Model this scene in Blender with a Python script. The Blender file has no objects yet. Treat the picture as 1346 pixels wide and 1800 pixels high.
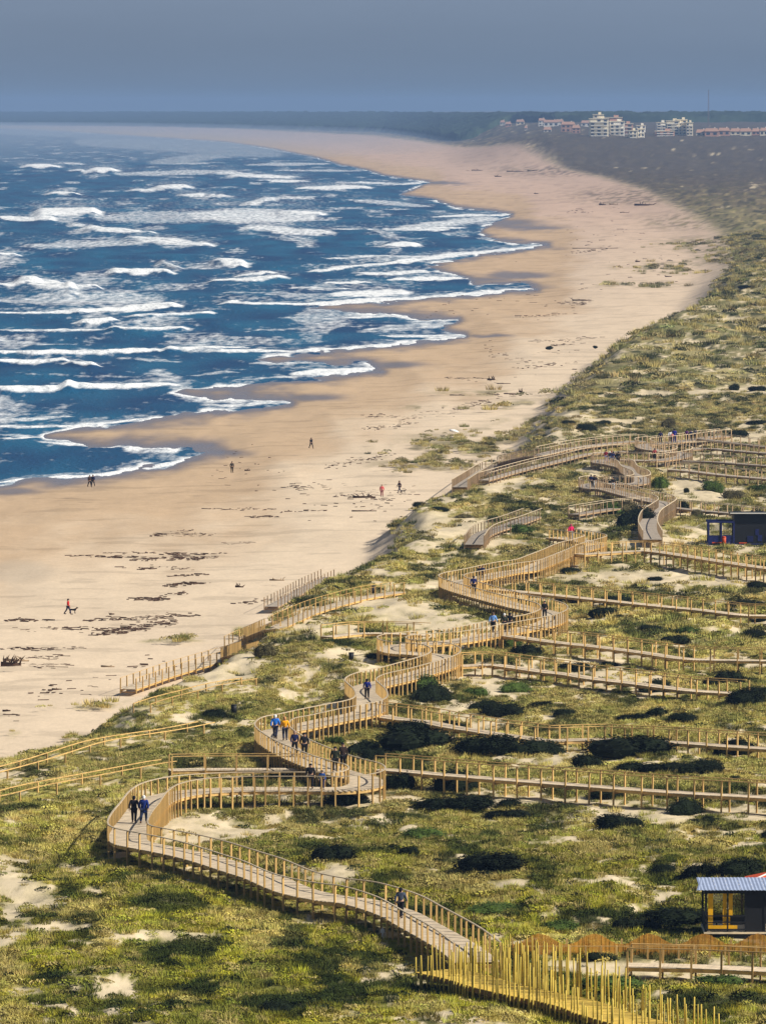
import bpy, bmesh, math, random
import numpy as np
from mathutils import Vector, Matrix, Quaternion
R = math.radians
random.seed(7); rng = np.random.default_rng(7)
scn = bpy.context.scene
# ------------------------------------------------------------------ camera, world, sun, exposure
FPX = 10000.0; H = 57.0; PITCH = math.atan(713.0/FPX)
cam_d = bpy.data.cameras.new('camera'); cam = bpy.data.objects.new('camera', cam_d)
scn.collection.objects.link(cam); scn.camera = cam
cam_d.sensor_fit = 'VERTICAL'; cam_d.sensor_height = 36.0; cam_d.sensor_width = 27.0
cam_d.lens = 36.0*FPX/1800.0; cam_d.clip_start = 1.0; cam_d.clip_end = 90000.0
cam.location = (0, 0, H); cam.rotation_euler = (math.pi/2-PITCH, 0, 0)

SUN_AZ, SUN_EL = 106.0, 38.0
w = bpy.data.worlds.new('World'); scn.world = w; w.use_nodes = True
nt = w.node_tree; nt.nodes.clear()
out = nt.nodes.new('ShaderNodeOutputWorld'); bg = nt.nodes.new('ShaderNodeBackground')
sky = nt.nodes.new('ShaderNodeTexSky'); sky.sky_type = 'NISHITA'; sky.sun_disc = False
sky.sun_elevation = R(SUN_EL); sky.sun_rotation = R(SUN_AZ)
bg.inputs['Strength'].default_value = 0.05
# a low grey-blue cloud bank all round the horizon, open sky above it
tc = nt.nodes.new('ShaderNodeTexCoord'); sp = nt.nodes.new('ShaderNodeSeparateXYZ')
nt.links.new(tc.outputs['Generated'], sp.inputs[0])
mr = nt.nodes.new('ShaderNodeMapRange'); mr.inputs['From Min'].default_value = 0.16; mr.inputs['From Max'].default_value = 0.42
mr.interpolation_type = 'SMOOTHSTEP'
nt.links.new(sp.outputs['Z'], mr.inputs['Value'])
rp = nt.nodes.new('ShaderNodeValToRGB')
rp.color_ramp.elements[0].position = 0.0; rp.color_ramp.elements[0].color = (2.2, 2.95, 4.0, 1)
rp.color_ramp.elements[1].position = 0.022; rp.color_ramp.elements[1].color = (3.1, 3.95, 5.3, 1)
nt.links.new(sp.outputs['Z'], rp.inputs[0])
cn = nt.nodes.new('ShaderNodeTexNoise'); cn.inputs['Scale'].default_value = 9; cn.inputs['Detail'].default_value = 4
mp = nt.nodes.new('ShaderNodeMapping'); mp.inputs['Scale'].default_value = (1, 1, 7)
nt.links.new(tc.outputs['Generated'], mp.inputs[0]); nt.links.new(mp.outputs[0], cn.inputs['Vector'])
cr = nt.nodes.new('ShaderNodeMapRange'); cr.inputs['To Min'].default_value = 0.86; cr.inputs['To Max'].default_value = 1.14
nt.links.new(cn.outputs[0], cr.inputs['Value'])
vm = nt.nodes.new('ShaderNodeVectorMath'); vm.operation = 'SCALE'
nt.links.new(rp.outputs[0], vm.inputs[0]); nt.links.new(cr.outputs[0], vm.inputs['Scale'])
mx = nt.nodes.new('ShaderNodeMix'); mx.data_type = 'RGBA'
nt.links.new(mr.outputs[0], mx.inputs[0]); nt.links.new(vm.outputs[0], mx.inputs[6]); nt.links.new(sky.outputs[0], mx.inputs[7])
nt.links.new(mx.outputs[2], bg.inputs[0]); nt.links.new(bg.outputs[0], out.inputs[0])

sd = bpy.data.lights.new('sun', 'SUN'); so = bpy.data.objects.new('sun', sd); scn.collection.objects.link(so)
sd.energy = 5.0; sd.angle = R(0.5); sd.color = (1.0, 0.93, 0.82)
SUNV = Vector((math.sin(R(SUN_AZ))*math.cos(R(SUN_EL)), math.cos(R(SUN_AZ))*math.cos(R(SUN_EL)), math.sin(R(SUN_EL))))
so.rotation_euler = (-SUNV).to_track_quat('-Z', 'Y').to_euler(); so.location = (0, 0, 300)
vs = scn.view_settings; vs.view_transform = 'Standard'; vs.look = 'None'; vs.gamma = 1.0; vs.exposure = 0.42
vs.use_curve_mapping = False

# ------------------------------------------------------------------ helpers
def sstep(t):
    t = np.clip(t, 0, 1); return t*t*(3-2*t)
PERM = rng.permutation(512).astype(np.int64); VAL = rng.random(512)
def vnoise(x, y, s=0):
    x = np.asarray(x, float); y = np.asarray(y, float)
    xi = np.floor(x).astype(np.int64); yi = np.floor(y).astype(np.int64)
    fx = x-xi; fy = y-yi; fx = fx*fx*(3-2*fx); fy = fy*fy*(3-2*fy)
    def h(a, b): return VAL[(PERM[(a+s*37) & 511]+b*1+s*11) & 511]
    def hh(a, b): return VAL[PERM[(PERM[(a+s*37) & 511]+b) & 511]]
    return (hh(xi, yi)*(1-fx)+hh(xi+1, yi)*fx)*(1-fy)+(hh(xi, yi+1)*(1-fx)+hh(xi+1, yi+1)*fx)*fy
def fbm(x, y, s=0, o=4):
    t = 0; a = 0.5; n = 0
    for k in range(o):
        t = t+a*vnoise(x*2**k*1.03+k*17.3, y*2**k*1.03+k*9.1, s+k); n += a; a *= 0.5
    return t/n
CP, SP = math.cos(PITCH), math.sin(PITCH)
def project(x, y, z):
    dz = z-H; d = y*CP-dz*SP
    return 673+FPX*x/d, 900-FPX*(y*SP+dz*CP)/d
def ray(u, v):
    a = (u-673)/FPX; b = -(v-900)/FPX
    return a, CP+b*SP, -SP+b*CP
def unproj(u, v, z):
    dx, dy, dz = ray(u, v); t = (z-H)/dz
    return dx*t, dy*t

# ------------------------------------------------------------------ terrain functions
# crest of the foredune
ZD_Y = [250, 330, 400, 480, 560, 650, 820, 1050, 1450, 2300, 30000]
ZD_Z = [10.5, 9.5, 8.8, 8.0, 7.2, 6.2, 5.6, 8.2, 12.5, 6.0, 6.0]
def zdune(y): return np.interp(y, ZD_Y, ZD_Z)
EDGE = [(-700, 1560), (-250, 1420), (-60, 1345), (60, 1318), (150, 1292), (215, 1245), (290, 1200), (400, 1165), (440, 1135), (500, 1080),
        (560, 1030), (640, 990), (700, 968), (735, 945), (728, 900), (780, 872), (830, 850), (880, 832), (930, 808), (960, 765), (1000, 705), (1050, 645),
        (1130, 575), (1230, 532), (1290, 500), (1340, 440), (1300, 400), (1240, 370), (1160, 335), (1080, 312), (1000, 296),
        (900, 274), (800, 258), (720, 246), (650, 238), (400, 226), (0, 214), (-300, 210)]
ex, ey = [], []
for u, v in EDGE:
    z = 8.0
    for _ in range(12):
        x, y = unproj(u, v, z); z = float(zdune(y))
    ex.append(x); ey.append(y)
ex = np.array(ex); ey = np.array(ey)
o_ = np.argsort(ey); ex = ex[o_]; ey = ey[o_]
def xedge(y): return np.interp(y, ey, ex)
SEA = [(-1500, 960), (-400, 885), (0, 852), (100, 838), (200, 832), (290, 818), (350, 803), (388, 795), (370, 790), (300, 790), (210, 785), (140, 780), (85, 768), (120, 752),
       (190, 745), (250, 738), (330, 730), (430, 720), (508, 708), (440, 700), (380, 700), (300, 690), (330, 683), (400, 682), (470, 675), (560, 662),
       (672, 649), (640, 640), (560, 640), (455, 632), (520, 625), (600, 617), (700, 605), (815, 590), (770, 580), (805, 562), (740, 560), (690, 552), (545, 543),
       (600, 535), (700, 529), (800, 520), (945, 508), (920, 500), (840, 500), (800, 484), (750, 468), (850, 447), (965, 431), (880, 425), (840, 410), (850, 400),
       (900, 378), (870, 372), (800, 365), (760, 350), (700, 343), (755, 320), (680, 310), (640, 298), (600, 290), (560, 278), (480, 262), (400, 250),
       (250, 240), (100, 230), (0, 226), (-300, 222), (-1500, 214), (-9000, 213), (-9000, 1100)]
def sea_sdist(x, y):
    """signed distance to the waterline, positive on land, in metres across"""
    x = np.asarray(x, float); y = np.asarray(y, float)
    u, v = project(x, y, 0.0)
    shp = u.shape; u = u.ravel(); v = v.ravel()
    dmin = np.full(u.shape, 1e9); inside = np.zeros(u.shape, bool)
    P = SEA+[SEA[0]]
    for (x0, y0), (x1, y1) in zip(P[:-1], P[1:]):
        ex_, ey_ = x1-x0, y1-y0; L = ex_*ex_+ey_*ey_
        t = np.clip(((u-x0)*ex_+(v-y0)*ey_)/L, 0, 1)
        dmin = np.minimum(dmin, (u-x0-t*ex_)**2+(v-y0-t*ey_)**2)
        if y0 != y1:
            c = ((y0 > v) != (y1 > v)) & (u < (x1-x0)*(v-y0)/(y1-y0)+x0)
            inside ^= c
    d = np.sqrt(dmin)*np.abs(y.ravel())/FPX
    return np.where(inside, -d, d).reshape(shp)+(fbm(x/5, y/26, 201, 4)-.5)*2.4
YB_A = [-0.2, -.067, -.03, 0, .010, .020, .03, .2]; YB_Y = [18000, 16500, 13500, 11000, 8600, 6900, 6150, 6000]
def forest_base(a): return np.interp(a, YB_A, YB_Y)
def z_lf(x, y, beach=None):
    x = np.asarray(x, float); y = np.asarray(y, float)
    if beach is None: beach = 2.2
    wd_ = 8.5+np.clip(y-800, 0, None)*0.02
    s = sstep((x-xedge(y)+wd_*.8)/wd_)
    z = beach+s*(zdune(y)-beach)
    a = x/np.maximum(y, 1)
    z = z+22*sstep((y-4600)/1350)*sstep((a-0.010)/0.022)
    yb = forest_base(a); yt = yb*1.4
    zt = 57-(8.0)/1e4*yt-14
    k = sstep((y-yb)/(yt-yb)); z = z+k*np.maximum(zt-z, 0)
    return z
# noise damp grid near the boardwalks, filled below
GX0, GX1, GY0, GY1 = -90.0, 170.0, 250.0, 1150.0
damp = np.zeros((int(GY1-GY0)+1, int(GX1-GX0)+1))
def sample_damp(x, y):
    gx = np.clip(x-GX0, 0, damp.shape[1]-1.001); gy = np.clip(y-GY0, 0, damp.shape[0]-1.001)
    ix = gx.astype(int); iy = gy.astype(int); fx = gx-ix; fy = gy-iy
    return (damp[iy, ix]*(1-fx)+damp[iy, ix+1]*fx)*(1-fy)+(damp[iy+1, ix]*(1-fx)+damp[iy+1, ix+1]*fx)*fy
def z_terr(x, y, sdist=None):
    x = np.asarray(x, float); y = np.asarray(y, float)
    if sdist is None: beach = 2.2
    else:
        sdist = sdist
        beach = np.where(sdist > 0, 2.2*(1-np.exp(-sdist/14)), np.maximum(sdist*0.12, -1.6))
    n1 = fbm(x/26, y/40, 3, 3)-0.5; n2 = fbm(x/6, y/11, 9, 3)-0.5
    edge_w = (fbm(x/5, y/8, 21, 3)-0.5)*5
    z = z_lf(x+edge_w*0.6, y, beach)
    s = sstep((x-xedge(y)+4)/6.0)
    amp = s*(1-sample_damp(x, y))
    far = sstep((y-900)/900)
    z = z+amp*(n1*(3.2+1.0*far)+n2*(1.3+0.6*far))+s*(fbm(x/1.6, y/2.5, 5, 2)-0.5)*0.35
    z = z+0
    z = z+(1-s)*(fbm(x/9, y/20, 14, 3)-0.5)*0.25*(0 if sdist is None else np.clip(sdist/10, 0, 1))
    return z
TS = np.concatenate([np.arange(255, 1300, 0.7), np.geomspace(1300, 24000, 2500)])
def hit(u, v, h=0.0, lf=False):
    dx, dy, dz = ray(u, v); t = TS/dy
    x = dx*t; y = TS; z = H+dz*t
    g = (z_lf(x, y) if lf else z_terr(x, y))+h
    k = np.argmax(z <= g)
    if k == 0: return float(x[-1]), float(y[-1]), float(g[-1])
    a0 = z[k-1]-g[k-1]; a1 = z[k]-g[k]; f = a0/(a0-a1)
    return float(x[k-1]+(x[k]-x[k-1])*f), float(y[k-1]+(y[k]-y[k-1])*f), float(z[k-1]+(z[k]-z[k-1])*f)

# ------------------------------------------------------------------ boardwalk paths (deck centre lines in plan)
MAIN = [(838, 1690), (800, 1662), (740, 1628), (697, 1605), (632, 1585), (578, 1578), (519, 1565), (464, 1542), (427, 1530), (371, 1512), (337, 1503), (300, 1495), (263, 1488), (232, 1481), (225, 1472), (232, 1456),
        (246, 1438), (262, 1417), (285, 1403), (330, 1393), (400, 1388), (460, 1387), (540, 1387), (600, 1387), (632, 1383), (645, 1376), (636, 1368), (612, 1362),
        (582, 1353), (540, 1337), (508, 1322), (484, 1306), (478, 1295), (490, 1285), (520, 1279), (560, 1270), (600, 1262), (635, 1255), (652, 1247), (650, 1234), (634, 1218), (640, 1210),
        (660, 1203), (700, 1194), (756, 1178), (778, 1170), (783, 1161), (768, 1153), (735, 1149), (700, 1146), (688, 1140), (704, 1135), (750, 1131), (800, 1127), (860, 1116), (910, 1107), (950, 1099), (972, 1090), (970, 1081),
        (950, 1074), (915, 1067), (870, 1055), (820, 1041), (794, 1031), (800, 1025), (835, 1018), (890, 1006), (925, 1001), (950, 992), (975, 982), (1000, 971), (1030, 963), (1046, 957), (1030, 952), (1000, 947), (972, 944)]
UPPER = [(1146, 948), (1138, 930), (1144, 912), (1162, 899), (1172, 891), (1164, 884), (1140, 879), (1100, 869), (1062, 859), (1036, 857), (1034, 852), (1060, 849), (1100, 851), (1126, 848), (1124, 840), (1106, 832), (1098, 822),
         (1076, 816), (1052, 812), (1062, 808), (1100, 808), (1150, 809), (1196, 803), (1200, 797), (1170, 793), (1136, 788), (1130, 782), (1160, 779), (1200, 775), (1240, 769), (1275, 766)]
WALKS = [
 dict(px=MAIN, w=2.5, sp=0.95, dh=1.15, mat='wood', label='long winding wooden boardwalk with close railings zigzagging through the middle of the dunes', name='boardwalk', sp0=1.5),
 dict(px=UPPER, w=2.2, sp=1.1, dh=1.0, mat='woodfar', label='greyer zigzag wooden boardwalk climbing past the dark blue hut, crowded with walkers', name='boardwalk'),
 dict(px=[(668, 1352), (700, 1354), (814, 1364), (969, 1376), (1170, 1391), (1346, 1401), (1460, 1408)], w=1.4, sp=2.05, dh=1.25, mat='wood', label='raised straight wooden walkway with tall spaced posts running right from the lower hairpin bend'),
 dict(px=[(300, 1353), (360, 1352), (430, 1352), (575, 1352)], w=1.4, sp=2.3, dh=0.7, mat='wood', label='short straight walkway running left from the lower hairpin bend'),
 dict(px=[(-60, 1424), (0, 1412), (65, 1396), (170, 1376), (275, 1356), (298, 1353)], w=1.5, sp=6.0, dh=0.1, mat='wood', rails=True, label='thin double handrail sunk in grass at the left, continuing the straight walkway by the hairpin'),
 dict(px=[(660, 1257), (701, 1263), (747, 1268), (792, 1277), (838, 1284), (881, 1291), (923, 1296), (961, 1301), (1010, 1300), (1062, 1299), (1097, 1301), (1198, 1305), (1279, 1311), (1346, 1315), (1460, 1322)], w=1.5, sp=1.75, dh=0.9, mat='wood', label='gently curving wooden walkway above the long band of black shrubs on the right'),
 dict(px=[(805, 1170), (860, 1168), (892, 1171), (954, 1180), (998, 1185), (1041, 1192), (1084, 1197), (1127, 1202), (1213, 1213), (1310, 1219)], w=1.5, sp=1.95, dh=0.9, mat='wood', label='wooden walkway past the bright sand hollow, ending in sand at its right end'),
 dict(px=[(893, 1117), (973, 1128), (1055, 1137), (1132, 1147), (1213, 1158), (1346, 1161), (1460, 1163)], w=1.4, sp=2.2, dh=1.2, mat='wood', label='brown wooden walkway leaving the right bend, second above the bright sand hollow'),
 dict(px=[(865, 1035), (930, 1041), (1045, 1053), (1161, 1065), (1233, 1072), (1300, 1080), (1346, 1082), (1460, 1083)], w=1.4, sp=2.2, dh=0.9, mat='wood', label='wooden walkway with pale posts crossing the green hollow on the right'),
 dict(px=[(1018, 974), (1051, 972), (1123, 968), (1159, 970), (1226, 980), (1290, 990), (1346, 998), (1460, 1012)], w=1.6, sp=1.9, dh=1.5, mat='wood', label='tall-posted wooden walkway passing just below the dark blue hut'),
 dict(px=[(1182, 892), (1231, 897), (1300, 903), (1346, 908), (1460, 918)], w=1.4, sp=2.6, dh=0.8, mat='woodfar', label='short wooden walkway passing behind the dark blue hut'),
 dict(px=[(1008, 904), (1040, 899), (1072, 894), (1132, 888)], w=1.4, sp=2.2, dh=0.7, mat='woodfar', label='short wooden walkway crossing dark scrub left of the grey ramp'),
 dict(px=[(1231, 771), (1280, 777), (1346, 785), (1460, 796)], w=1.4, sp=2.6, dh=1.2, mat='woodfar', label='highest of the four stacked walkways at the upper right edge'),
 dict(px=[(1205, 790), (1245, 788), (1295, 792), (1346, 796), (1460, 803)], w=1.4, sp=2.6, dh=1.0, mat='woodfar', label='second highest of the four stacked walkways at the upper right edge'),
 dict(px=[(1200, 810), (1247, 811), (1303, 815), (1346, 818), (1460, 824)], w=1.4, sp=2.6, dh=1.0, mat='woodfar', label='third of the four stacked walkways at the upper right, over grass'),
 dict(px=[(1180, 825), (1216, 828), (1265, 834), (1309, 838), (1346, 841), (1460, 849)], w=1.4, sp=2.6, dh=1.1, mat='woodfar', label='lowest of the four stacked walkways at the upper right, above bare sand'),
 dict(px=[(808, 856), (835, 838), (858, 824), (885, 814), (940, 801), (1003, 788), (1080, 778), (1130, 775)], w=2.0, sp=1.6, dh=0.8, mat='woodfar', label='long grey ramp with railings reaching down to the beach beside the green flat'),
 dict(px=[(850, 844), (922, 824), (980, 810), (1036, 797), (1100, 793)], w=1.4, sp=2.4, dh=0.7, mat='woodfar', label='pale-railed walkway just below the long grey beach ramp'),
 dict(px=[(833, 957), (846, 941), (868, 931), (895, 923), (936, 908)], w=2.2, sp=2.0, dh=0.7, mat='woodfar', label='short wide ramp down to bare sand left of the dark scrub'),
 dict(px=[(226, 1211), (262, 1198), (300, 1185), (350, 1170), (400, 1156), (440, 1146)], w=1.5, sp=2.2, dh=0.3, mat='wood', thin=True, label='beach-side walkway with spaced posts, lowest piece at the grass edge'),
 dict(px=[(408, 1136), (436, 1123), (479, 1106), (515, 1090), (550, 1075), (590, 1063), (640, 1050), (702, 1040)], w=1.5, sp=2.3, dh=0.3, mat='wood', thin=True, label='walkway climbing from the beach edge to the dune top past a black bin'),
 dict(px=[(477, 1066), (505, 1052), (533, 1036), (556, 1025), (580, 1014)], w=1.5, sp=2.0, dh=0.3, mat='woodfar', thin=True, label='short ramp dropping from the dune crest on to open beach sand'),
 dict(px=[(250, 1252), (283, 1241), (337, 1227), (380, 1216), (440, 1206)], w=1.4, sp=6.0, dh=0.0, mat='wood', rails=True, label='pale double handrail in grass between two dark dune gullies'),
 dict(px=[(-60, 1385), (0, 1369), (65, 1351), (100, 1340), (180, 1316), (300, 1297), (365, 1284)], w=1.4, sp=6.0, dh=0.0, mat='wood', rails=True, label='long pale double handrail in grass at the far left dune edge'),
 dict(px=[(575, 1119), (634, 1113), (710, 1114), (752, 1116)], w=1.4, sp=2.4, dh=0.6, mat='wood', label='short walkway joining the main boardwalk from the left near its narrow loop'),
 dict(px=[(1105, 1696), (1146, 1697), (1235, 1699), (1346, 1704), (1440, 1709)], w=1.6, sp=1.7, dh=0.75, mat='wood', label='low walkway by the right edge in front of the scalloped cane fence'),
]
def smooth_path(P, step=0.25):
    P = [Vector(p) for p in P]; Q = [P[0]*2-P[1]]+P+[P[-1]*2-P[-2]]
    outp = []
    for i in range(1, len(Q)-2):
        a, b, c, d = Q[i-1:i+3]; n = max(2, int((c-b).length/step*1.2))
        # centripetal-ish Catmull-Rom with limited tangents
        L = (c-b).length
        m1 = (c-a)*0.5; m2 = (d-b)*0.5
        if m1.length > L*1.3: m1 = m1.normalized()*L*1.3
        if m2.length > L*1.3: m2 = m2.normalized()*L*1.3
        for k in range(n):
            t = k/n; t2 = t*t; t3 = t2*t
            outp.append(b*(2*t3-3*t2+1)+m1*(t3-2*t2+t)+c*(-2*t3+3*t2)+m2*(t3-t2))
    outp.append(P[-1])
    S = [outp[0]]; acc = 0; res = [outp[0]]
    for p, q in zip(outp[:-1], outp[1:]):
        L = (q-p).length
        while L > 1e-9 and acc+L >= step:
            t = (step-acc)/L; p = p.lerp(q, t); res.append(p.copy()); L = (q-p).length; acc = 0
        acc += L
    return res
for wk in WALKS:
    pts = [hit(u, v, wk['dh'], lf=True) for u, v in wk['px']]
    pth = smooth_path(pts)
    for _ in range(6):   # ease heights
        zz = [p.z for p in pth]
        for i in range(1, len(pth)-1): pth[i].z = (zz[i-1]+2*zz[i]+zz[i+1])/4
    wk['path'] = pth
    for p in pth[::4]:
        r = 7
        i0, i1 = int(p.y-GY0)-r, int(p.y-GY0)+r+1; j0, j1 = int(p.x-GX0)-r, int(p.x-GX0)+r+1
        i0 = max(i0, 0); j0 = max(j0, 0); i1 = min(i1, damp.shape[0]); j1 = min(j1, damp.shape[1])
        if i1 <= i0 or j1 <= j0: continue
        yy, xx = np.mgrid[i0:i1, j0:j1]
        d = np.sqrt((yy+GY0-p.y)**2+(xx+GX0-p.x)**2)
        damp[i0:i1, j0:j1] = np.maximum(damp[i0:i1, j0:j1], 1-sstep((d-2.0)/5.0))

for (u0, v0, u1, v1) in ((900, 1696, 1420, 1696), (1240, 1636, 1440, 1640), (1240, 1622, 1440, 1622), (1243, 955, 1420, 958), (768, 1712, 1200, 1815)):
    for t in np.linspace(0, 1, 40):
        x, y, z = hit(u0+(u1-u0)*t, v0+(v1-v0)*t, .2, lf=True); i0 = max(int(y-GY0)-7, 0); j0 = int(x-GX0)-7
        yy, xx = np.mgrid[i0:i0+15, j0:j0+15]; d = np.sqrt((yy+GY0-y)**2+(xx+GX0-x)**2)
        damp[i0:i0+15, j0:j0+15] = np.maximum(damp[i0:i0+15, j0:j0+15], 1-sstep((d-2.0)/5.0))
# ------------------------------------------------------------------ materials
def mat(name, color=(0.5, 0.5, 0.5), rough=0.8, spec=0.3, noise=None, metal=0.0, bump=None, coords='Object'):
    """noise = (scale, amount, detail[, stretch]) varies the base colour"""
    m = bpy.data.materials.new(name); m.use_nodes = True; n = m.node_tree; b = n.nodes['Principled BSDF']
    b.inputs['Base Color'].default_value = (*color, 1); b.inputs['Roughness'].default_value = rough
    b.inputs['Specular IOR Level'].default_value = spec; b.inputs['Metallic'].default_value = metal
    if noise:
        t = n.nodes.new('ShaderNodeTexCoord'); q = n.nodes.new('ShaderNodeTexNoise'); mpn = n.nodes.new('ShaderNodeMapping')
        mpn.inputs['Scale'].default_value = noise[3] if len(noise) > 3 else (1, 1, 1)
        q.inputs['Scale'].default_value = noise[0]; q.inputs['Detail'].default_value = noise[2]
        n.links.new(t.outputs[coords], mpn.inputs[0]); n.links.new(mpn.outputs[0], q.inputs['Vector'])
        oi = n.nodes.new('ShaderNodeObjectInfo')
        r = n.nodes.new('ShaderNodeMapRange'); r.inputs['To Min'].default_value = 1-noise[1]; r.inputs['To Max'].default_value = 1+noise[1]
        r.inputs['From Min'].default_value = 0.3; r.inputs['From Max'].default_value = 0.7
        n.links.new(q.outputs[0], r.inputs['Value'])
        r2 = n.nodes.new('ShaderNodeMapRange'); r2.inputs['To Min'].default_value = 0.74; r2.inputs['To Max'].default_value = 1.2
        n.links.new(oi.outputs['Random'], r2.inputs['Value'])
        mu = n.nodes.new('ShaderNodeMath'); mu.operation = 'MULTIPLY'; n.links.new(r.outputs[0], mu.inputs[0]); n.links.new(r2.outputs[0], mu.inputs[1])
        v = n.nodes.new('ShaderNodeVectorMath'); v.operation = 'SCALE'; v.inputs[0].default_value = color
        n.links.new(mu.outputs[0], v.inputs['Scale']); n.links.new(v.outputs[0], b.inputs['Base Color'])
        if bump:
            bn = n.nodes.new('ShaderNodeBump'); bn.inputs['Strength'].default_value = bump[0]; bn.inputs['Distance'].default_value = bump[1]
            n.links.new(q.outputs[0], bn.inputs['Height']); n.links.new(bn.outputs[0], b.inputs['Normal'])
    return m
M = {}
M['wood'] = mat('wood', (0.57, 0.37, 0.135), 0.75, 0.2, (2.2, 0.28, 5, (1, 1, 0.25)), bump=(0.3, 0.01))
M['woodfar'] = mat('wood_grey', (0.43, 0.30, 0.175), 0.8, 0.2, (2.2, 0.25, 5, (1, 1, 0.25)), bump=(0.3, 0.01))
M['deck'] = mat('deck_planks', (0.66, 0.54, 0.38), 0.8, 0.2, (1.7, 0.2, 6), bump=(0.3, 0.01))
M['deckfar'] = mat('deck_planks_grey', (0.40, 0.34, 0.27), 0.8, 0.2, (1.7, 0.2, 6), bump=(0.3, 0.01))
M['beam'] = mat('dark_beam', (0.30, 0.17, 0.06), 0.8, 0.2, (3, 0.25, 4))
M['rail'] = mat('rail_wood', (0.54, 0.44, 0.30), 0.7, 0.25, (1.5, 0.2, 5, (1, 1, 1)))
M['pole'] = mat('cane_pole', (0.56, 0.42, 0.075), 0.7, 0.25, (3, 0.3, 4, (1, 1, .2)))
M['poledeck'] = mat('yellow_deck', (0.78, 0.54, 0.10), 0.75, 0.2, (2, 0.25, 5))
M['cane'] = mat('cane_fence', (0.60, 0.29, 0.045), 0.8, 0.2, (6, 0.3, 4, (1, 1, .15)), bump=(0.4, 0.02))

def haze_mat():
    m = bpy.data.materials.new('haze'); m.use_nodes = True; n = m.node_tree; n.nodes.clear()
    o = n.nodes.new('ShaderNodeOutputMaterial'); p = n.nodes.new('ShaderNodeVolumePrincipled')
    p.inputs['Color'].default_value = (0.30, 0.47, 0.78, 1); p.inputs['Density'].default_value = 7.0e-5
    p.inputs['Anisotropy'].default_value = 0.0
    n.links.new(p.outputs[0], o.inputs['Volume']); return m

# ------------------------------------------------------------------ object helpers
COL = scn.collection
def link(name, me, parent=None, material=None):
    o = bpy.data.objects.new(name, me); COL.objects.link(o)
    if parent is not None: o.parent = parent
    if material is not None and me is not None and len(me.materials) == 0: me.materials.append(material)
    return o
def tag(o, label=None, cat=None, group=None, kind=None):
    if label: o['label'] = label
    if cat: o['category'] = cat
    if group: o['group'] = group
    if kind: o['kind'] = kind
    return o
def empty(name, loc, rz=0.0):
    o = bpy.data.objects.new(name, None); COL.objects.link(o); o.location = loc; o.rotation_euler = (0, 0, rz); o.empty_display_size = 0.3
    return o
def mesh(name, V, F, smooth=False):
    me = bpy.data.meshes.new(name); me.from_pydata([tuple(v) for v in V], [], F); me.update()
    if smooth: me.polygons.foreach_set('use_smooth', [True]*len(me.polygons))
    return me
class MB:
    def __init__(s): s.V = []; s.F = []
    def box(s, cx, cy, cz, sx, sy, sz, rz=0.0, mat3=None):
        b = len(s.V); c, si = math.cos(rz), math.sin(rz)
        for dz in (-.5, .5):
            for dx, dy in ((-.5, -.5), (.5, -.5), (.5, .5), (-.5, .5)):
                X, Y, Z = dx*sx, dy*sy, dz*sz
                if mat3 is not None:
                    v = mat3 @ Vector((X, Y, Z)); X, Y, Z = v
                    s.V.append((cx+X, cy+Y, cz+Z))
                else: s.V.append((cx+X*c-Y*si, cy+X*si+Y*c, cz+Z))
        for f in ((0, 3, 2, 1), (4, 5, 6, 7), (0, 1, 5, 4), (1, 2, 6, 5), (2, 3, 7, 6), (3, 0, 4, 7)): s.F.append(tuple(b+i for i in f))
    def sweep(s, pts, prof):
        """rectangular or ring profile (list of (side, up)) along pts"""
        n = len(prof); b = len(s.V); N = len(pts)
        for i, p in enumerate(pts):
            d = (pts[min(i+1, N-1)]-pts[max(i-1, 0)]); d.z = 0; d.normalize(); sd_ = Vector((d.y, -d.x, 0))
            for a, u in prof: q = p+sd_*a; s.V.append((q.x, q.y, q.z+u))
        for i in range(N-1):
            for k in range(n):
                k2 = (k+1) % n; s.F.append((b+i*n+k, b+i*n+k2, b+(i+1)*n+k2, b+(i+1)*n+k))
        s.F.append(tuple(b+k for k in range(n))[::-1]); s.F.append(tuple(b+(N-1)*n+k for k in range(n)))
    def tube(s, p0, p1, r0, r1, n=6):
        p0 = Vector(p0); p1 = Vector(p1); d = (p1-p0).normalized(); a = d.orthogonal().normalized(); c = d.cross(a); b = len(s.V)
        for p, r in ((p0, r0), (p1, r1)):
            for k in range(n):
                t = 2*math.pi*k/n; s.V.append(tuple(p+a*math.cos(t)*r+c*math.sin(t)*r))
        for k in range(n):
            k2 = (k+1) % n; s.F.append((b+k, b+k2, b+n+k2, b+n+k))
        s.F.append(tuple(b+k for k in range(n))[::-1]); s.F.append(tuple(b+n+k for k in range(n)))
    def ell(s, c, r, seg=8, rings=5):
        b = len(s.V)
        for i in range(rings+1):
            th = math.pi*i/rings
            for k in range(seg):
                ph = 2*math.pi*k/seg
                s.V.append((c[0]+r[0]*math.sin(th)*math.cos(ph), c[1]+r[1]*math.sin(th)*math.sin(ph), c[2]+r[2]*math.cos(th)))
        for i in range(rings):
            for k in range(seg):
                k2 = (k+1) % seg; s.F.append((b+i*seg+k, b+(i+1)*seg+k, b+(i+1)*seg+k2, b+i*seg+k2))
    def build(s, name, m, parent=None, smooth=False):
        return link(name, mesh(name, s.V, s.F, smooth), parent, m)
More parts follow.
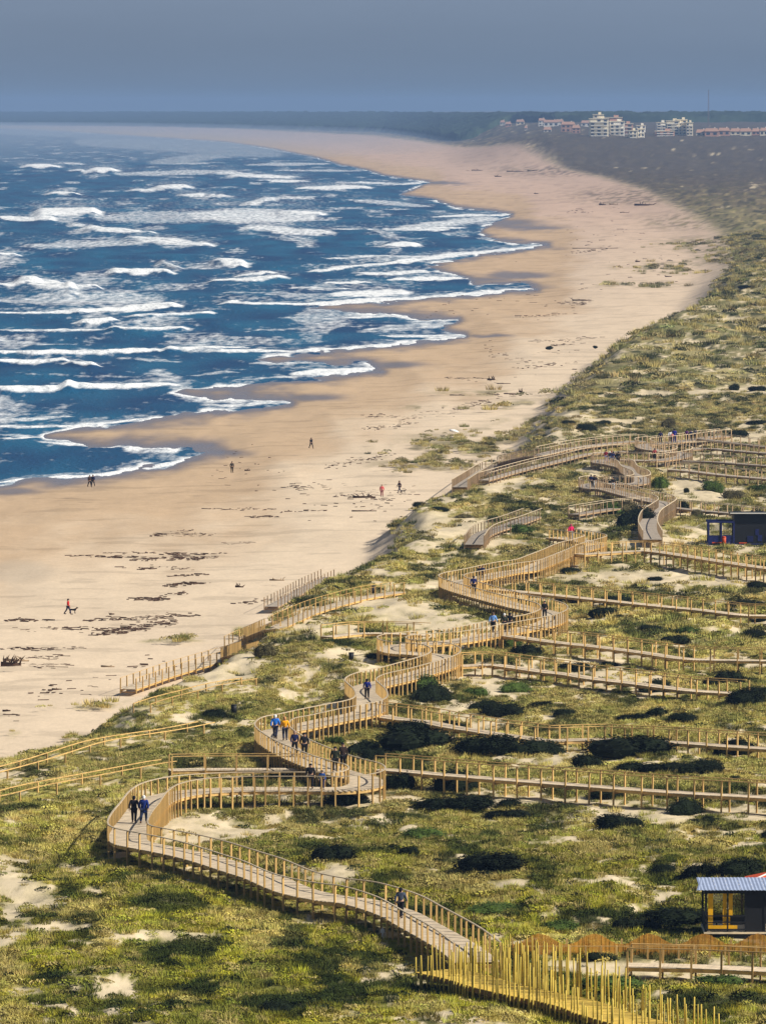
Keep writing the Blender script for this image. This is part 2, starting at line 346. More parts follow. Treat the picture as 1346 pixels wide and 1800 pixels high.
def grid_object(name, X, Y, Z, material, attrs=None, smooth=True):
    r, c = X.shape; me = bpy.data.meshes.new(name)
    co = np.stack([X, Y, Z], -1).reshape(-1, 3).astype(np.float32)
    me.vertices.add(r*c); me.vertices.foreach_set('co', co.ravel())
    i = np.arange((r-1)*(c-1)); ii = i//(c-1); jj = i % (c-1); a = ii*c+jj
    q = np.stack([a, a+1, a+c+1, a+c], -1).astype(np.int32); n = len(q)
    me.loops.add(n*4); me.loops.foreach_set('vertex_index', q.ravel())
    me.polygons.add(n); me.polygons.foreach_set('loop_start', np.arange(0, n*4, 4, dtype=np.int32)); me.polygons.foreach_set('loop_total', np.full(n, 4, np.int32))
    me.update(calc_edges=True); me.validate()
    if smooth: me.polygons.foreach_set('use_smooth', np.ones(n, bool))
    for k, v in (attrs or {}).items():
        if v.ndim == 3:
            at = me.attributes.new(k, 'FLOAT_COLOR', 'POINT'); d = np.ones((r*c, 4), np.float32); d[:, :3] = v.reshape(-1, 3); at.data.foreach_set('color', d.ravel())
        else:
            at = me.attributes.new(k, 'FLOAT', 'POINT'); at.data.foreach_set('value', v.ravel().astype(np.float32))
    return link(name, me, None, material)

# ------------------------------------------------------------------ ground cover fields
SANDP = [(846, 1196, 52, 14), (1205, 858, 42, 20), (1245, 870, 60, 14), (720, 1090, 60, 10), (860, 1215, 30, 10), (760, 1120, 30, 8), (1160, 1016, 190, 11), (1290, 1022, 90, 9), (1020, 1002, 22, 8), (900, 1020, 30, 7),
         (30, 1560, 60, 22), (25, 1600, 30, 22), (60, 1585, 60, 14), (15, 1530, 26, 26), (90, 1632, 60, 12), (0, 1650, 60, 16), (60, 1515, 30, 8), (130, 1520, 40, 6), (182, 1563, 24, 8), (330, 1450, 60, 14), (400, 1465, 90, 12), (345, 1475, 45, 8), (600, 1540, 60, 14),
         (560, 1530, 60, 10), (430, 1400, 120, 6), (900, 1410, 260, 6), (1200, 1428, 160, 9), (1330, 1436, 60, 8), (1060, 1700, 110, 14), (1120, 1705, 80, 12), (1320, 1655, 40, 8), (1300, 1710, 80, 10), (1040, 1545, 50, 6), (920, 1550, 40, 6),
         (700, 1405, 40, 7), (810, 1245, 40, 10), (800, 1265, 26, 8), (1080, 1185, 60, 9), (1020, 1165, 40, 8), (1100, 1150, 70, 8), (1000, 1138, 50, 6), (660, 1060, 70, 14), (700, 1075, 60, 12), (600, 1150, 50, 10), (640, 1170, 30, 12), (560, 1105, 60, 10),
         (420, 1165, 46, 16), (400, 1185, 50, 12), (385, 1195, 36, 10), (330, 1205, 50, 9), (230, 1240, 50, 9), (745, 990, 24, 8), (760, 1030, 34, 8), (880, 860, 30, 10), (900, 846, 60, 6), (1040, 828, 22, 8), (800, 930, 60, 16), (760, 915, 50, 20), (850, 955, 80, 8),
         (1060, 740, 60, 5), (1150, 690, 40, 5), (1230, 688, 30, 5), (1310, 685, 60, 6), (1000, 735, 40, 14), (985, 760, 40, 10), (1120, 702, 30, 4), (1150, 950, 60, 8), (1220, 930, 50, 6), (1230, 905, 70, 5), (320, 1640, 60, 8), (260, 1640, 30, 7), (215, 1648, 26, 8), (690, 1640, 30, 6), (560, 1620, 40, 6),
         (250, 1650, 40, 6), (130, 1660, 60, 4), (20, 1740, 40, 6), (1250, 795, 30, 3), (1310, 770, 40, 10), (1200, 600, 40, 3), (1280, 560, 30, 3), (500, 1295, 60, 4), (620, 1410, 80, 5), (1100, 1440, 90, 5), (1280, 1460, 70, 6), (990, 1480, 60, 5)]
GRASSP = [(820, 790, 130, 22), (760, 815, 90, 12), (900, 765, 110, 14), (960, 745, 80, 12), (330, 1128, 120, 5), (430, 1110, 60, 5), (240, 1240, 120, 6), (120, 1292, 140, 6), (30, 1315, 80, 10), (880, 820, 60, 8), (900, 690, 120, 5), (960, 710, 80, 6), (820, 716, 120, 4), (1180, 470, 90, 10), (1250, 430, 90, 14), (1130, 500, 80, 5), (1120, 345, 120, 14), (1220, 390, 90, 14), (1000, 300, 120, 10), (1300, 450, 80, 20), (730, 925, 60, 5)]
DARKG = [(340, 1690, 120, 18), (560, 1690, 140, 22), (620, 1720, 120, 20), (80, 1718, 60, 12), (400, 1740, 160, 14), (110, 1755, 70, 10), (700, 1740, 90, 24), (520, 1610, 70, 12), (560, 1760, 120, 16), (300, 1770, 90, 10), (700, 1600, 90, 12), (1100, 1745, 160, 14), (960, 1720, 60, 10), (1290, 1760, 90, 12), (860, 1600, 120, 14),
         (1080, 1610, 140, 14), (990, 1620, 100, 8), (60, 1605, 36, 10), (165, 1505, 50, 8), (80, 1520, 30, 20), (760, 1200, 60, 30), (860, 1175, 70, 12), (600, 1130, 40, 8), (440, 1160, 26, 16), (1060, 905, 60, 20), (900, 925, 60, 10), (740, 885, 40, 8), (960, 900, 90, 16)]  # spur and gully entries put the shade of the dune faces into the colour
def ellsum(L, u, v, soft=0.5):
    m = np.zeros(u.shape)
    for (a, b, ru, rv) in L:
        d = np.sqrt(((u-a)/ru)**2+((v-b)/rv)**2); m = np.maximum(m, 1-sstep((d-(1-soft))/(2*soft)))
    return m
def cover(x, y, z):
    """returns veg cover 0-1, dark 0-1, dune mask"""
    u, v = project(x, y, z)
    j = (fbm(x/2.5, y/7, 41, 3)-0.5); k = (fbm(x/4, y/12, 43, 3)-0.5)
    uj = u+j*60*np.clip(400/y, .2, 1.2); vj = v+k*26*np.clip(400/y, .15, 1.2)
    dm = sstep((x-xedge(y)+3.5+np.clip(y-800, 0, 900)*.012+j*8)/(3.0+np.clip(y-800, 0, None)*.006))
    p = fbm(x/4.0, y/14, 51, 4); p2 = fbm(x/1.1, y/3.2, 52, 3)
    near = sstep((430-y)/100)
    p3 = fbm(x/0.5, y/1.6, 57, 2)
    veg = sstep((p*0.36+p2*0.34+p3*0.30-0.40+0.06*near+0.05*sstep((y-800)/300))/0.10)
    brk = sstep((p2*0.5+p3*0.5-0.50)/0.12)
    veg = np.maximum(veg*(1-ellsum(SANDP, uj, vj)), 0.85*np.clip(brk+.9*sstep((y-200)/50)*sstep((fbm(x/.9, y/2.2, 59, 3)-.5)/.1)*(1-sstep((y-420)/80)), 0, 1)*(1-.5*sstep((y-800)/400))*(1-0.75*ellsum(SANDP, u, v, .3)))*dm
    far = sstep((y-1200)/1700)
    veg = np.clip(veg+far*dm*(1-veg)*sstep((fbm(x/14, y/90, 58, 4)-0.20)/0.12)*.99, 0, 1)
    gp = ellsum(GRASSP, uj, vj, 0.6)*sstep((fbm(x/3, y/18, 55, 4)-0.40)/0.2)
    veg = np.maximum(veg, gp*(0.75))
    fd = sstep((y-2300)/2200)*sstep((x/y-0.015)/0.02)
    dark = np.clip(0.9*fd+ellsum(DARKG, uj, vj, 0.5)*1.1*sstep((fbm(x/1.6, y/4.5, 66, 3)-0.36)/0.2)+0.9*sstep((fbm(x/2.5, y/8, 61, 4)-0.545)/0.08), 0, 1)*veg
    return veg, dark, dm, far
def vegcol(x, y, dark):
    n = fbm(x/3.5, y/11, 71, 4)[..., None]; n2 = fbm(x/12, y/40, 75, 3)[..., None]
    yy = np.asarray(y)[..., None]
    g_near = np.array((0.175, 0.168, 0.014)); g_mid = np.array((0.222, 0.195, 0.055)); g_far = np.array((0.165, 0.145, 0.065)); g_vfar = np.array((0.085, 0.060, 0.046))
    t1 = sstep((yy-320)/100); t2 = sstep((yy-560)/350); t3 = sstep((yy-1500)/2500)
    g = g_near*(1-t1)+g_mid*t1; g = g*(1-t2)+g_far*t2; g = g*(1-t3)+g_vfar*t3
    straw = np.array((0.31, 0.25, 0.10)); olive = np.array((0.085, 0.09, 0.022))
    s = sstep((n-0.5)/0.2); o = sstep((0.47-n)/0.15)
    c = g*(1-0.55*s)+straw*0.55*s; c = c*(1-0.6*o)+olive*0.6*o
    c = c*(0.55+0.9*n2)*1.25
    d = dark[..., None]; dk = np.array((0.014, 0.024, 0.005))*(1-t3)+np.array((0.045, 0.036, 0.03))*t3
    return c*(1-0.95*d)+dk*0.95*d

# ------------------------------------------------------------------ ground mesh
rows = [235.0]
while rows[-1] < 25000:
    y = rows[-1]
    st = 0.62 if y < 560 else (0.62+(y-560)*0.0016 if y < 1000 else (1.32+(y-1000)*0.006 if y < 2500 else y*0.0075))
    rows.append(y+st)
ry = np.array(rows); ca = np.linspace(-0.098, 0.098, 371)
Yg, Ag = np.meshgrid(ry, ca, indexing='ij'); Xg = Yg*Ag
SD = sea_sdist(Xg, Yg); Zg = z_terr(Xg, Yg, SD)
veg, dark, dm, far = cover(Xg, Yg, Zg)
Ug, Vg = project(Xg, Yg, Zg)
dry = np.array((0.62, 0.50, 0.36)); damp_c = np.array((0.46, 0.325, 0.20)); wet_c = np.array((0.16, 0.13, 0.125)); dunesand = np.array((0.60, 0.50, 0.335)); pinkfar = np.array((0.50, 0.355, 0.265))
dampn = sstep((13+10*fbm(Xg/20, Yg/80, 81, 3)-SD-4*fbm(Xg/4, Yg/20, 83, 3))/9.0)[..., None]
fr = sstep((Yg-900)/2500)[..., None]
sc = (dry*(1-fr)+pinkfar*fr)*(1-dampn*0.85)+damp_c*dampn*0.85
sc = sc*(0.84+0.2*fbm(Xg/6, Yg/30, 85, 4)+0.14*fbm(Xg/1.5, Yg/2.5, 86, 3))[..., None]*(1-0.16*sstep((fbm(Xg/9, Yg/5, 88, 5)-.60)/.05))[..., None]
POOLS = [(545, 699, 62, 7), (690, 641, 55, 6), (600, 642, 50, 4), (905, 484, 60, 7), (850, 492, 60, 5), (395, 797, 45, 6), (330, 792, 40, 5), (640, 545, 60, 6), (560, 545, 40, 8), (900, 436, 70, 4), (880, 392, 70, 8), (930, 400, 60, 5), (860, 590, 40, 3), (780, 365, 60, 5), (15, 862, 50, 8), (900, 505, 60, 5), (540, 622, 60, 5), (720, 555, 60, 5), (770, 322, 50, 3)]
jj = (fbm(Xg/6, Yg/30, 87, 3)-.5)
wet = np.maximum(ellsum(POOLS, Ug+jj*30, Vg+jj*8, 0.6)*.85, sstep((2.6-SD)/2.6))*(1-dm)
sc = sc*(1-wet[..., None])+wet_c*wet[..., None]
GREYP = [(30, 1005, 60, 20)]
gm = ellsum(GREYP, Ug, Vg, 0.4)[..., None]; sc = sc*(1-0.45*gm)+np.array((0.42, 0.36, 0.28))*0.45*gm
sc = sc*(1-dm[..., None])+dunesand*(0.85+0.3*fbm(Xg/3, Yg/8, 89, 3))[..., None]*dm[..., None]
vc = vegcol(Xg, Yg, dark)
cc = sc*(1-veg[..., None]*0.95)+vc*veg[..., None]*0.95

def ground_mat():
    m = bpy.data.materials.new('ground'); m.use_nodes = True; n = m.node_tree; b = n.nodes['Principled BSDF']; L = n.links
    a = n.nodes.new('ShaderNodeAttribute'); a.attribute_name = 'col'
    wv = n.nodes.new('ShaderNodeAttribute'); wv.attribute_name = 'wet'
    vg = n.nodes.new('ShaderNodeAttribute'); vg.attribute_name = 'veg'
    t = n.nodes.new('ShaderNodeTexCoord')
    mpn = n.nodes.new('ShaderNodeMapping'); mpn.inputs['Scale'].default_value = (1.0, 0.35, 1.0); L.new(t.outputs['Object'], mpn.inputs[0])
    q = n.nodes.new('ShaderNodeTexNoise'); q.inputs['Scale'].default_value = 2.3; q.inputs['Detail'].default_value = 6; q.inputs['Roughness'].default_value = 0.65; L.new(mpn.outputs[0], q.inputs['Vector'])
    # amplitude: strong on vegetation, faint on sand
    amp = n.nodes.new('ShaderNodeMapRange'); amp.inputs['To Min'].default_value = 0.34; amp.inputs['To Max'].default_value = 1.1; L.new(vg.outputs['Fac'], amp.inputs['Value'])
    c0 = n.nodes.new('ShaderNodeMath'); c0.operation = 'SUBTRACT'; c0.inputs[1].default_value = 0.5; L.new(q.outputs[0], c0.inputs[0])
    c1 = n.nodes.new('ShaderNodeMath'); c1.operation = 'MULTIPLY_ADD'; c1.inputs[2].default_value = 1.0; L.new(c0.outputs[0], c1.inputs[0]); L.new(amp.outputs[0], c1.inputs[1])
    v = n.nodes.new('ShaderNodeVectorMath'); v.operation = 'SCALE'; L.new(a.outputs['Color'], v.inputs[0]); L.new(c1.outputs[0], v.inputs['Scale']); L.new(v.outputs[0], b.inputs['Base Color'])
    r = n.nodes.new('ShaderNodeMapRange'); r.inputs['To Min'].default_value = 0.95; r.inputs['To Max'].default_value = 0.24; L.new(wv.outputs['Fac'], r.inputs['Value']); L.new(r.outputs[0], b.inputs['Roughness'])
    s = n.nodes.new('ShaderNodeMapRange'); s.inputs['To Min'].default_value = 0.05; s.inputs['To Max'].default_value = 0.5; L.new(wv.outputs['Fac'], s.inputs['Value']); L.new(s.outputs[0], b.inputs['Specular IOR Level'])
    bn = n.nodes.new('ShaderNodeBump'); bn.inputs['Distance'].default_value = 0.25
    bs = n.nodes.new('ShaderNodeMapRange'); bs.inputs['To Min'].default_value = 0.12; bs.inputs['To Max'].default_value = 0.9; L.new(vg.outputs['Fac'], bs.inputs['Value'])
    b3 = n.nodes.new('ShaderNodeMath'); b3.operation = 'SUBTRACT'; b3.inputs[0].default_value = 1.0; L.new(wv.outputs['Fac'], b3.inputs[1])
    b4 = n.nodes.new('ShaderNodeMath'); b4.operation = 'MULTIPLY'; L.new(bs.outputs[0], b4.inputs[0]); L.new(b3.outputs[0], b4.inputs[1])
    L.new(b4.outputs[0], bn.inputs['Strength']); L.new(q.outputs[0], bn.inputs['Height']); L.new(bn.outputs[0], b.inputs['Normal'])
    return m
Zg2 = Zg.copy()
g = grid_object('ground', Xg, Yg, Zg2, ground_mat(), {'col': cc, 'wet': wet, 'veg': veg})
tag(g, kind='structure')

# ------------------------------------------------------------------ sea
vrow = np.concatenate([np.linspace(1000, 860, 30), np.linspace(859, 300, 900), np.linspace(299.6, 214, 200)])
sy = H*FPX/(vrow-187.0); sa = np.linspace(-0.098, 0.045, 390)
Ys, As = np.meshgrid(sy, sa, indexing='ij'); Xs = Ys*As
SDs = sea_sdist(Xs, Ys)
us, vsx = project(Xs, Ys, 0.0)
deep = sstep(-SDs/18.0)
WAVES = [  # u0,v0,u1,v1,half thickness px, foam, height m
 (0, 692, 120, 684, 5, 1, 1.4), (120, 684, 295, 676, 5, 1, 1.6), (0, 622, 300, 620, 3.2, 1, .8), (300, 620, 420, 612, 3.5, .9, .8), (380, 620, 560, 617, 3, .9, .4), (540, 616, 700, 606, 3, .9, .4), (0, 638, 108, 635, 4, 1, 1.2), (128, 640, 160, 645, 3.5, 1, 1.0),
 (530, 657, 668, 650, 6, 1, 1.0), (380, 713, 508, 708, 3.5, .8, .3), (0, 752, 110, 748, 3, .8, .3), (0, 738, 110, 734, 3, .7, .3), (110, 748, 260, 738, 2.5, .9, .2), (180, 833, 300, 815, 4, 1, .3), (300, 814, 385, 795, 3.5, 1, .2), (0, 850, 180, 834, 2.5, 1, .2), (20, 772, 60, 770, 2, .8, .2),
 (0, 585, 200, 586, 3, .8, .5), (200, 585, 315, 577, 4.5, 1, .9), (240, 560, 362, 550, 3.5, .9, .8), (150, 566, 192, 566, 3.5, 1, .8), (0, 551, 140, 548, 3, 1, .7), (140, 546, 302, 538, 4, 1, .7), (0, 528, 270, 526, 13, .6, .5), (0, 506, 60, 500, 5, .9, 1), (40, 498, 120, 510, 9, .9, 1.5), (128, 508, 165, 506, 3.5, .9, 1.2),
 (204, 480, 290, 480, 4, 1, 1.2), (290, 465, 308, 472, 3, .7, 1.2), (385, 462, 420, 466, 5, .9, 1.3), (380, 496, 488, 490, 4, .9, .8), (430, 485, 470, 482, 2.5, .9, .5), (0, 452, 22, 450, 5, 1, 1.5), (160, 405, 260, 410, 4, .9, 1), (60, 433, 240, 428, 7, .6, .4), (230, 420, 360, 432, 6, .85, .9), (140, 398, 165, 402, 3, .8, .8),
 (0, 384, 85, 388, 4, .9, 1), (75, 378, 162, 374, 9, .95, 2.0), (55, 294, 90, 294, 3.5, 1, 2), (112, 288, 130, 289, 2, .7, 1), (140, 300, 152, 304, 3, .8, 1), (170, 302, 192, 301, 5, 1, 2.5), (96, 342, 126, 342, 3.5, 1, 1.6), (240, 336, 300, 334, 3, .8, 1), (285, 332, 322, 330, 5, .9, 1.6), (330, 344, 364, 344, 3.5, .95, 1.2), (380, 347, 392, 347, 2, .8, 1),
 (180, 382, 400, 380, 12, .55, .4), (350, 378, 540, 382, 14, .75, .5), (500, 374, 556, 377, 3.5, .95, 1), (440, 402, 570, 410, 7, .8, .6), (440, 360, 470, 352, 5, .8, 1), (220, 306, 400, 302, 5, .6, .3), (400, 305, 460, 312, 4, .8, .5), (420, 310, 512, 312, 3, .9, .6), (320, 288, 350, 288, 2, .6, .4), (280, 285, 380, 275, 9, .45, .3), (450, 290, 560, 288, 3, .6, .3), (470, 318, 525, 319, 2, .9, .4),
 (540, 332, 636, 330, 4, .95, .8), (470, 350, 560, 347, 3, .7, .4), (600, 322, 680, 322, 2, .8, .3), (690, 325, 752, 320, 2, .8, .2), (620, 352, 740, 362, 4, .6, .3), (690, 368, 700, 368, 2, .6, .2), (684, 433, 722, 433, 3.5, 1, 1), (590, 404, 640, 405, 2.5, .9, .6), (670, 405, 800, 402, 3, .8, .4), (720, 400, 860, 384, 7, .7, .3), (780, 380, 872, 378, 2.5, .9, .3),
 (560, 476, 700, 462, 3.5, .9, .4), (690, 462, 870, 441, 4, .95, .3), (860, 442, 962, 431, 3.5, .9, .2), (590, 455, 760, 450, 2.5, .8, .3), (640, 482, 740, 478, 4, .9, .4), (700, 491, 824, 491, 3.5, 1, .4), (588, 497, 642, 496, 2.5, 1, .4), (400, 533, 560, 536, 3.5, 1, .6), (540, 535, 720, 526, 5, 1, .4), (600, 518, 705, 514, 8, .95, 1.2), (410, 515, 600, 522, 6, .5, .4), (530, 508, 600, 507, 3, .7, .4),
 (720, 524, 942, 509, 3, .9, .2), (620, 558, 690, 556, 2.5, .8, .3), (650, 582, 790, 572, 6, .6, .2), (690, 592, 812, 589, 3, .85, .2), (740, 568, 805, 563, 3, .8, .2), (560, 560, 640, 555, 2.5, .6, .2), (450, 580, 620, 575, 2, .5, .2), (350, 660, 400, 652, 3, .5, .4), (220, 632, 300, 634, 3, .5, .3), (460, 640, 560, 638, 2.5, .6, .2), (430, 668, 560, 660, 3, .6, .2), (90, 776, 200, 786, 3, .8, .1), (200, 786, 300, 792, 2.5, .7, .1), (0, 765, 80, 770, 3, .5, .1), (660, 405, 700, 418, 6, .5, .2), (0, 600, 120, 604, 2.5, .5, .2), (60, 660, 240, 662, 2, .35, .2),
 (500, 300, 620, 300, 2, .6, .2), (150, 250, 520, 262, 14, .4, .2), (300, 262, 480, 272, 9, .4, .2), (0, 232, 400, 244, 7, .35, .2)]
foam = np.zeros(Xs.shape); Zs = np.zeros(Xs.shape)
jx = (fbm(Xs/14, Ys/60, 101, 3)-0.5); fine = (fbm(Xs/3.0, Ys/14, 103, 3)-.5)
wv_ = vsx+jx*9*np.clip((vsx-187)/400, .25, 1.2)+fine*4.5*np.clip((vsx-187)/400, .25, 1)
for (u0, v0, u1, v1, th, fo, hh) in WAVES:
    du, dv = u1-u0, v1-v0; L = du*du+dv*dv
    t = np.clip(((us-u0)*du+(wv_-v0)*dv)/L, 0, 1)
    dd = wv_-(v0+t*dv); eu = us-(u0+t*du)
    taper = 0.55+0.45*np.sin(np.pi*np.clip(((us-u0)*du)/L, 0, 1))
    asym = np.where(dd < 0, 1.0, 1.0)
    r = np.sqrt((dd/(th*taper*asym))**2+(eu/22)**2)
    f = fo*(1-sstep((r-0.55)/0.9)); foam = np.maximum(foam, f)
    # trailing thin foam behind the crest
    r2 = np.sqrt(((dd+th*1.6)/(th*2.2))**2+(eu/60)**2); foam = np.maximum(foam, 0.38*fo*(1-sstep(r2/1.2)))
    if th < 11: Zs += hh*np.exp(-(dd/(th*1.1))**2)*(1-sstep(np.abs(eu)/20))*np.clip(deep*1.5, .15, 1)
sw = np.sin((Ys*0.93+Xs*0.5)/16+6*fbm(Xs/60, Ys/160, 111, 3))
swa = fbm(Xs/40, Ys/120, 113, 3)
Zs += deep*(0.75*sw*swa+0.9*(fbm(Xs/9, Ys/22, 115, 3)-.5))
pf = fbm(Xs/16, Ys/110, 121, 5); foam = np.maximum(foam, 0.52*sstep((pf-0.53)/0.2)*(0.4+0.6*sstep((-SDs+4)/3)))
shore = np.exp(-np.clip(-SDs, 0, None)/0.9); foam = np.maximum(foam, shore*(0.25+1.1*sstep((fbm(Xs/8, Ys/50, 125, 3)-.42)/.2)))
Zs = np.where(SDs > 0, -0.04, Zs*1.0+0.03)
Zs = np.where(SDs > 6, -0.3, Zs)
def sea_mat():
    m = bpy.data.materials.new('sea_water'); m.use_nodes = True; n = m.node_tree; b = n.nodes['Principled BSDF']; L = n.links
    a = n.nodes.new('ShaderNodeAttribute'); a.attribute_name = 'foam'
    t = n.nodes.new('ShaderNodeTexCoord'); mpn = n.nodes.new('ShaderNodeMapping'); mpn.inputs['Scale'].default_value = (1, 0.22, 1); L.new(t.outputs['Object'], mpn.inputs[0])
    q = n.nodes.new('ShaderNodeTexNoise'); q.inputs['Scale'].default_value = 0.4; q.inputs['Detail'].default_value = 5; q.inputs['Roughness'].default_value = 0.58; L.new(mpn.outputs[0], q.inputs['Vector'])
    # foam = smoothstep(noise > 1-foam)
    ad = n.nodes.new('ShaderNodeMath'); ad.operation = 'ADD'; L.new(a.outputs['Fac'], ad.inputs[0]); qm = n.nodes.new('ShaderNodeMath'); qm.operation = 'MULTIPLY_ADD'; qm.inputs[1].default_value = 1.7; qm.inputs[2].default_value = -0.36; L.new(q.outputs[0], qm.inputs[0]); L.new(qm.outputs[0], ad.inputs[1])
    r = n.nodes.new('ShaderNodeMapRange'); r.inputs['From Min'].default_value = 0.72; r.inputs['From Max'].default_value = 1.45; L.new(ad.outputs[0], r.inputs['Value'])
    q2 = n.nodes.new('ShaderNodeTexNoise'); q2.inputs['Scale'].default_value = 0.06; q2.inputs['Detail'].default_value = 4; L.new(mpn.outputs[0], q2.inputs['Vector'])
    cr = n.nodes.new('ShaderNodeValToRGB'); cr.color_ramp.elements[0].position = .35; cr.color_ramp.elements[0].color = (0.0005, 0.038, 0.112, 1); cr.color_ramp.elements[1].position = .68; cr.color_ramp.elements[1].color = (0.004, 0.10, 0.195, 1)
    L.new(q2.outputs[0], cr.inputs[0])
    mx = n.nodes.new('ShaderNodeMix'); mx.data_type = 'RGBA'; L.new(r.outputs[0], mx.inputs[0]); L.new(cr.outputs[0], mx.inputs[6]); mx.inputs[7].default_value = (0.80, 0.82, 0.82, 1)
    L.new(mx.outputs[2], b.inputs['Base Color'])
    rr = n.nodes.new('ShaderNodeMapRange'); rr.inputs['To Min'].default_value = 0.35; rr.inputs['To Max'].default_value = 0.9; L.new(r.outputs[0], rr.inputs['Value']); L.new(rr.outputs[0], b.inputs['Roughness'])
    b.inputs['IOR'].default_value = 1.33; b.inputs['Specular IOR Level'].default_value = 0.13
    q3 = n.nodes.new('ShaderNodeTexNoise'); q3.inputs['Scale'].default_value = 1.1; q3.inputs['Detail'].default_value = 5; L.new(t.outputs['Object'], q3.inputs['Vector'])
    bn = n.nodes.new('ShaderNodeBump'); bn.inputs['Strength'].default_value = 1.0; bn.inputs['Distance'].default_value = 0.6; L.new(q3.outputs[0], bn.inputs['Height']); L.new(bn.outputs[0], b.inputs['Normal'])
    return m
s_ = grid_object('sea', Xs[::-1], Ys[::-1], Zs[::-1], sea_mat(), {'foam': np.clip(foam, 0, 1)[::-1]}); tag(s_, kind='structure')

# ------------------------------------------------------------------ far forest (one mass)
fa = np.linspace(-0.098, 0.098, 520); ft = np.linspace(0, 1, 110)
T, A = np.meshgrid(ft, fa, indexing='ij'); yb = forest_base(A); st0 = 0.30*sstep((A-.012)/.012); Yf = yb*(1.0+st0+(0.42-st0)*T**1.1); Xf = Yf*A
zf = z_terr(Xf, Yf)
nz = fbm(Xf/38, Yf/60, 131, 3)
edge = sstep((T-0.01-0.06*fbm(Xf/60, Yf/60, 133, 2))/0.02)
Zf = zf-1.5+edge*(5+10*nz+3*rng.random(nz.shape))
M['forest'] = mat('forest', (0.022, 0.034, 0.018), 0.95, 0.05, (0.02, 0.5, 5))
f = grid_object('forest', Xf, Yf, Zf, M['forest'], smooth=False); tag(f, kind='stuff', label='dark pine forest covering the far ridge below the sky', cat='forest')

# ------------------------------------------------------------------ boardwalks
post_me = {}
def post_mesh(m):
    if m not in post_me:
        s = 0.052; b = MB(); V = []
        for z in (0, 0.985):
            V += [(-s, -s, z), (s, -s, z), (s, s, z), (-s, s, z)]
        V += [(-s*.6, -s*.6, 1), (s*.6, -s*.6, 1), (s*.6, s*.6, 1), (-s*.6, s*.6, 1)]
        F = [(0, 3, 2, 1), (8, 9, 10, 11)]
        for q in (0, 4):
            for k in range(4): F.append((q+k, q+(k+1) % 4, q+4+(k+1) % 4, q+4+k))
        me = mesh('post', V, F); me.materials.append(M[m]); post_me[m] = me
    return post_me[m]
def side_dirs(path):
    N = len(path); D = []
    for i in range(N):
        d = path[min(i+2, N-1)]-path[max(i-2, 0)]; d.z = 0; d.normalize(); D.append((d, Vector((d.y, -d.x, 0))))
    return D
def build_walk(wk, max_posts=300):
    path = wk['path']; D = side_dirs(path); w_ = wk['w']; m = wk['mat']; o = path[0].copy()
    root = empty(wk.get('name', 'walkway'), o); tag(root, wk['label'], 'boardwalk', 'wooden boardwalks through the dunes')
    P = [p-o for p in path]
    b = MB(); N = len(P); ro = wk.get('rails')
    pitch = 1
    for i in range(0, 0 if ro else N, pitch):
        d, s = D[i]; slope = (P[min(i+1, N-1)]-P[max(i-1, 0)]).normalized()
        M3 = Matrix((s, slope, s.cross(slope))).transposed()
        jz = random.uniform(-.004, .004)
        b.box(P[i].x, P[i].y, P[i].z-0.02+jz, w_+random.uniform(-.03, .03), 0.25*pitch-0.02, 0.04, mat3=M3)
    if not ro: dk = b.build('deck', M['deck' if m == 'wood' else 'deckfar'], root); dk['kind'] = 'stuff'
    for sg in (-1, 1):
        e = [p+D[i][1]*sg*(w_/2-0.08) for i, p in enumerate(P)]
        b = MB(); b.sweep(e[::2], [(-.03, -.045), (.03, -.045), (.03, -.24), (-.03, -.24)])
        if not ro: b.build('side_beam', M[m], root)
        b = MB(); e2 = [p+D[i][1]*sg*(w_/2+0.02) for i, p in enumerate(P)]
        rh = (0.72, .66, .035) if ro else ((1.03, 1.005, .02) if wk.get('thin') else (1.06, 1.01, .055)); b.sweep(e2[::2], [(-rh[2], rh[0]), (rh[2], rh[0]), (rh[2], rh[1]), (-rh[2], rh[1])]); b.build('handrail', M['rail'] if w_ > 2 or m != 'wood' else M[m], root)
    # posts
    L = 0.0; nxt = 0.0; posts = []; sup = MB(); first = wk.get('sp0'); lim = None
    if first: lim = min(range(N), key=lambda i: (path[i]-Vector(hit(232, 1481, 1.15, lf=True))).length)
    for i in range(N):
        if i: L += (P[i]-P[i-1]).length
        if L >= nxt:
            nxt += first if (first and i < lim) else wk['sp']
            d, s = D[i]; ang = math.atan2(d.y, d.x)
            for sg in (-1, 1):
                q = path[i]+s*sg*(w_/2+0.02)
                gz = float(z_terr(np.array([q.x]), np.array([q.y]))[0])-0.15
                gz = min(gz, q.z-0.3)
                posts.append((q.x, q.y, gz, q.z+(.66 if ro else 1.01), ang))
            b0 = P[i]; sup.box(b0.x, b0.y, b0.z-0.30, 0.09, w_, 0.12, rz=ang)
    
    if not ro: sb_ = sup.build('support_beam', M['beam'], root); sb_['kind'] = 'stuff'
    posts.sort(key=lambda t: t[1]); me = post_mesh(m)
    for (x, y, z0, z1, a) in posts[:max_posts]:
        c = bpy.data.objects.new('post', me); COL.objects.link(c); c.parent = root
        c.location = (x-o.x, y-o.y, z0-o.z); c.scale = (1, 1, z1-z0); c.rotation_euler = (random.uniform(-.012, .012), random.uniform(-.012, .012), a)
    if len(posts) > max_posts:
        b = MB()
        for (x, y, z0, z1, a) in posts[max_posts:]: b.box(x-o.x, y-o.y, (z0+z1)/2-o.z, .104, .104, z1-z0, rz=a)
        r_ = b.build('far_posts', M[m], root); r_['kind'] = 'stuff'
    return root
for wk in WALKS: build_walk(wk)
def deck_z(x, y, i):
    p = min(WALKS[i]['path'], key=lambda q: (q.x-x)**2+(q.y-y)**2); return p.z

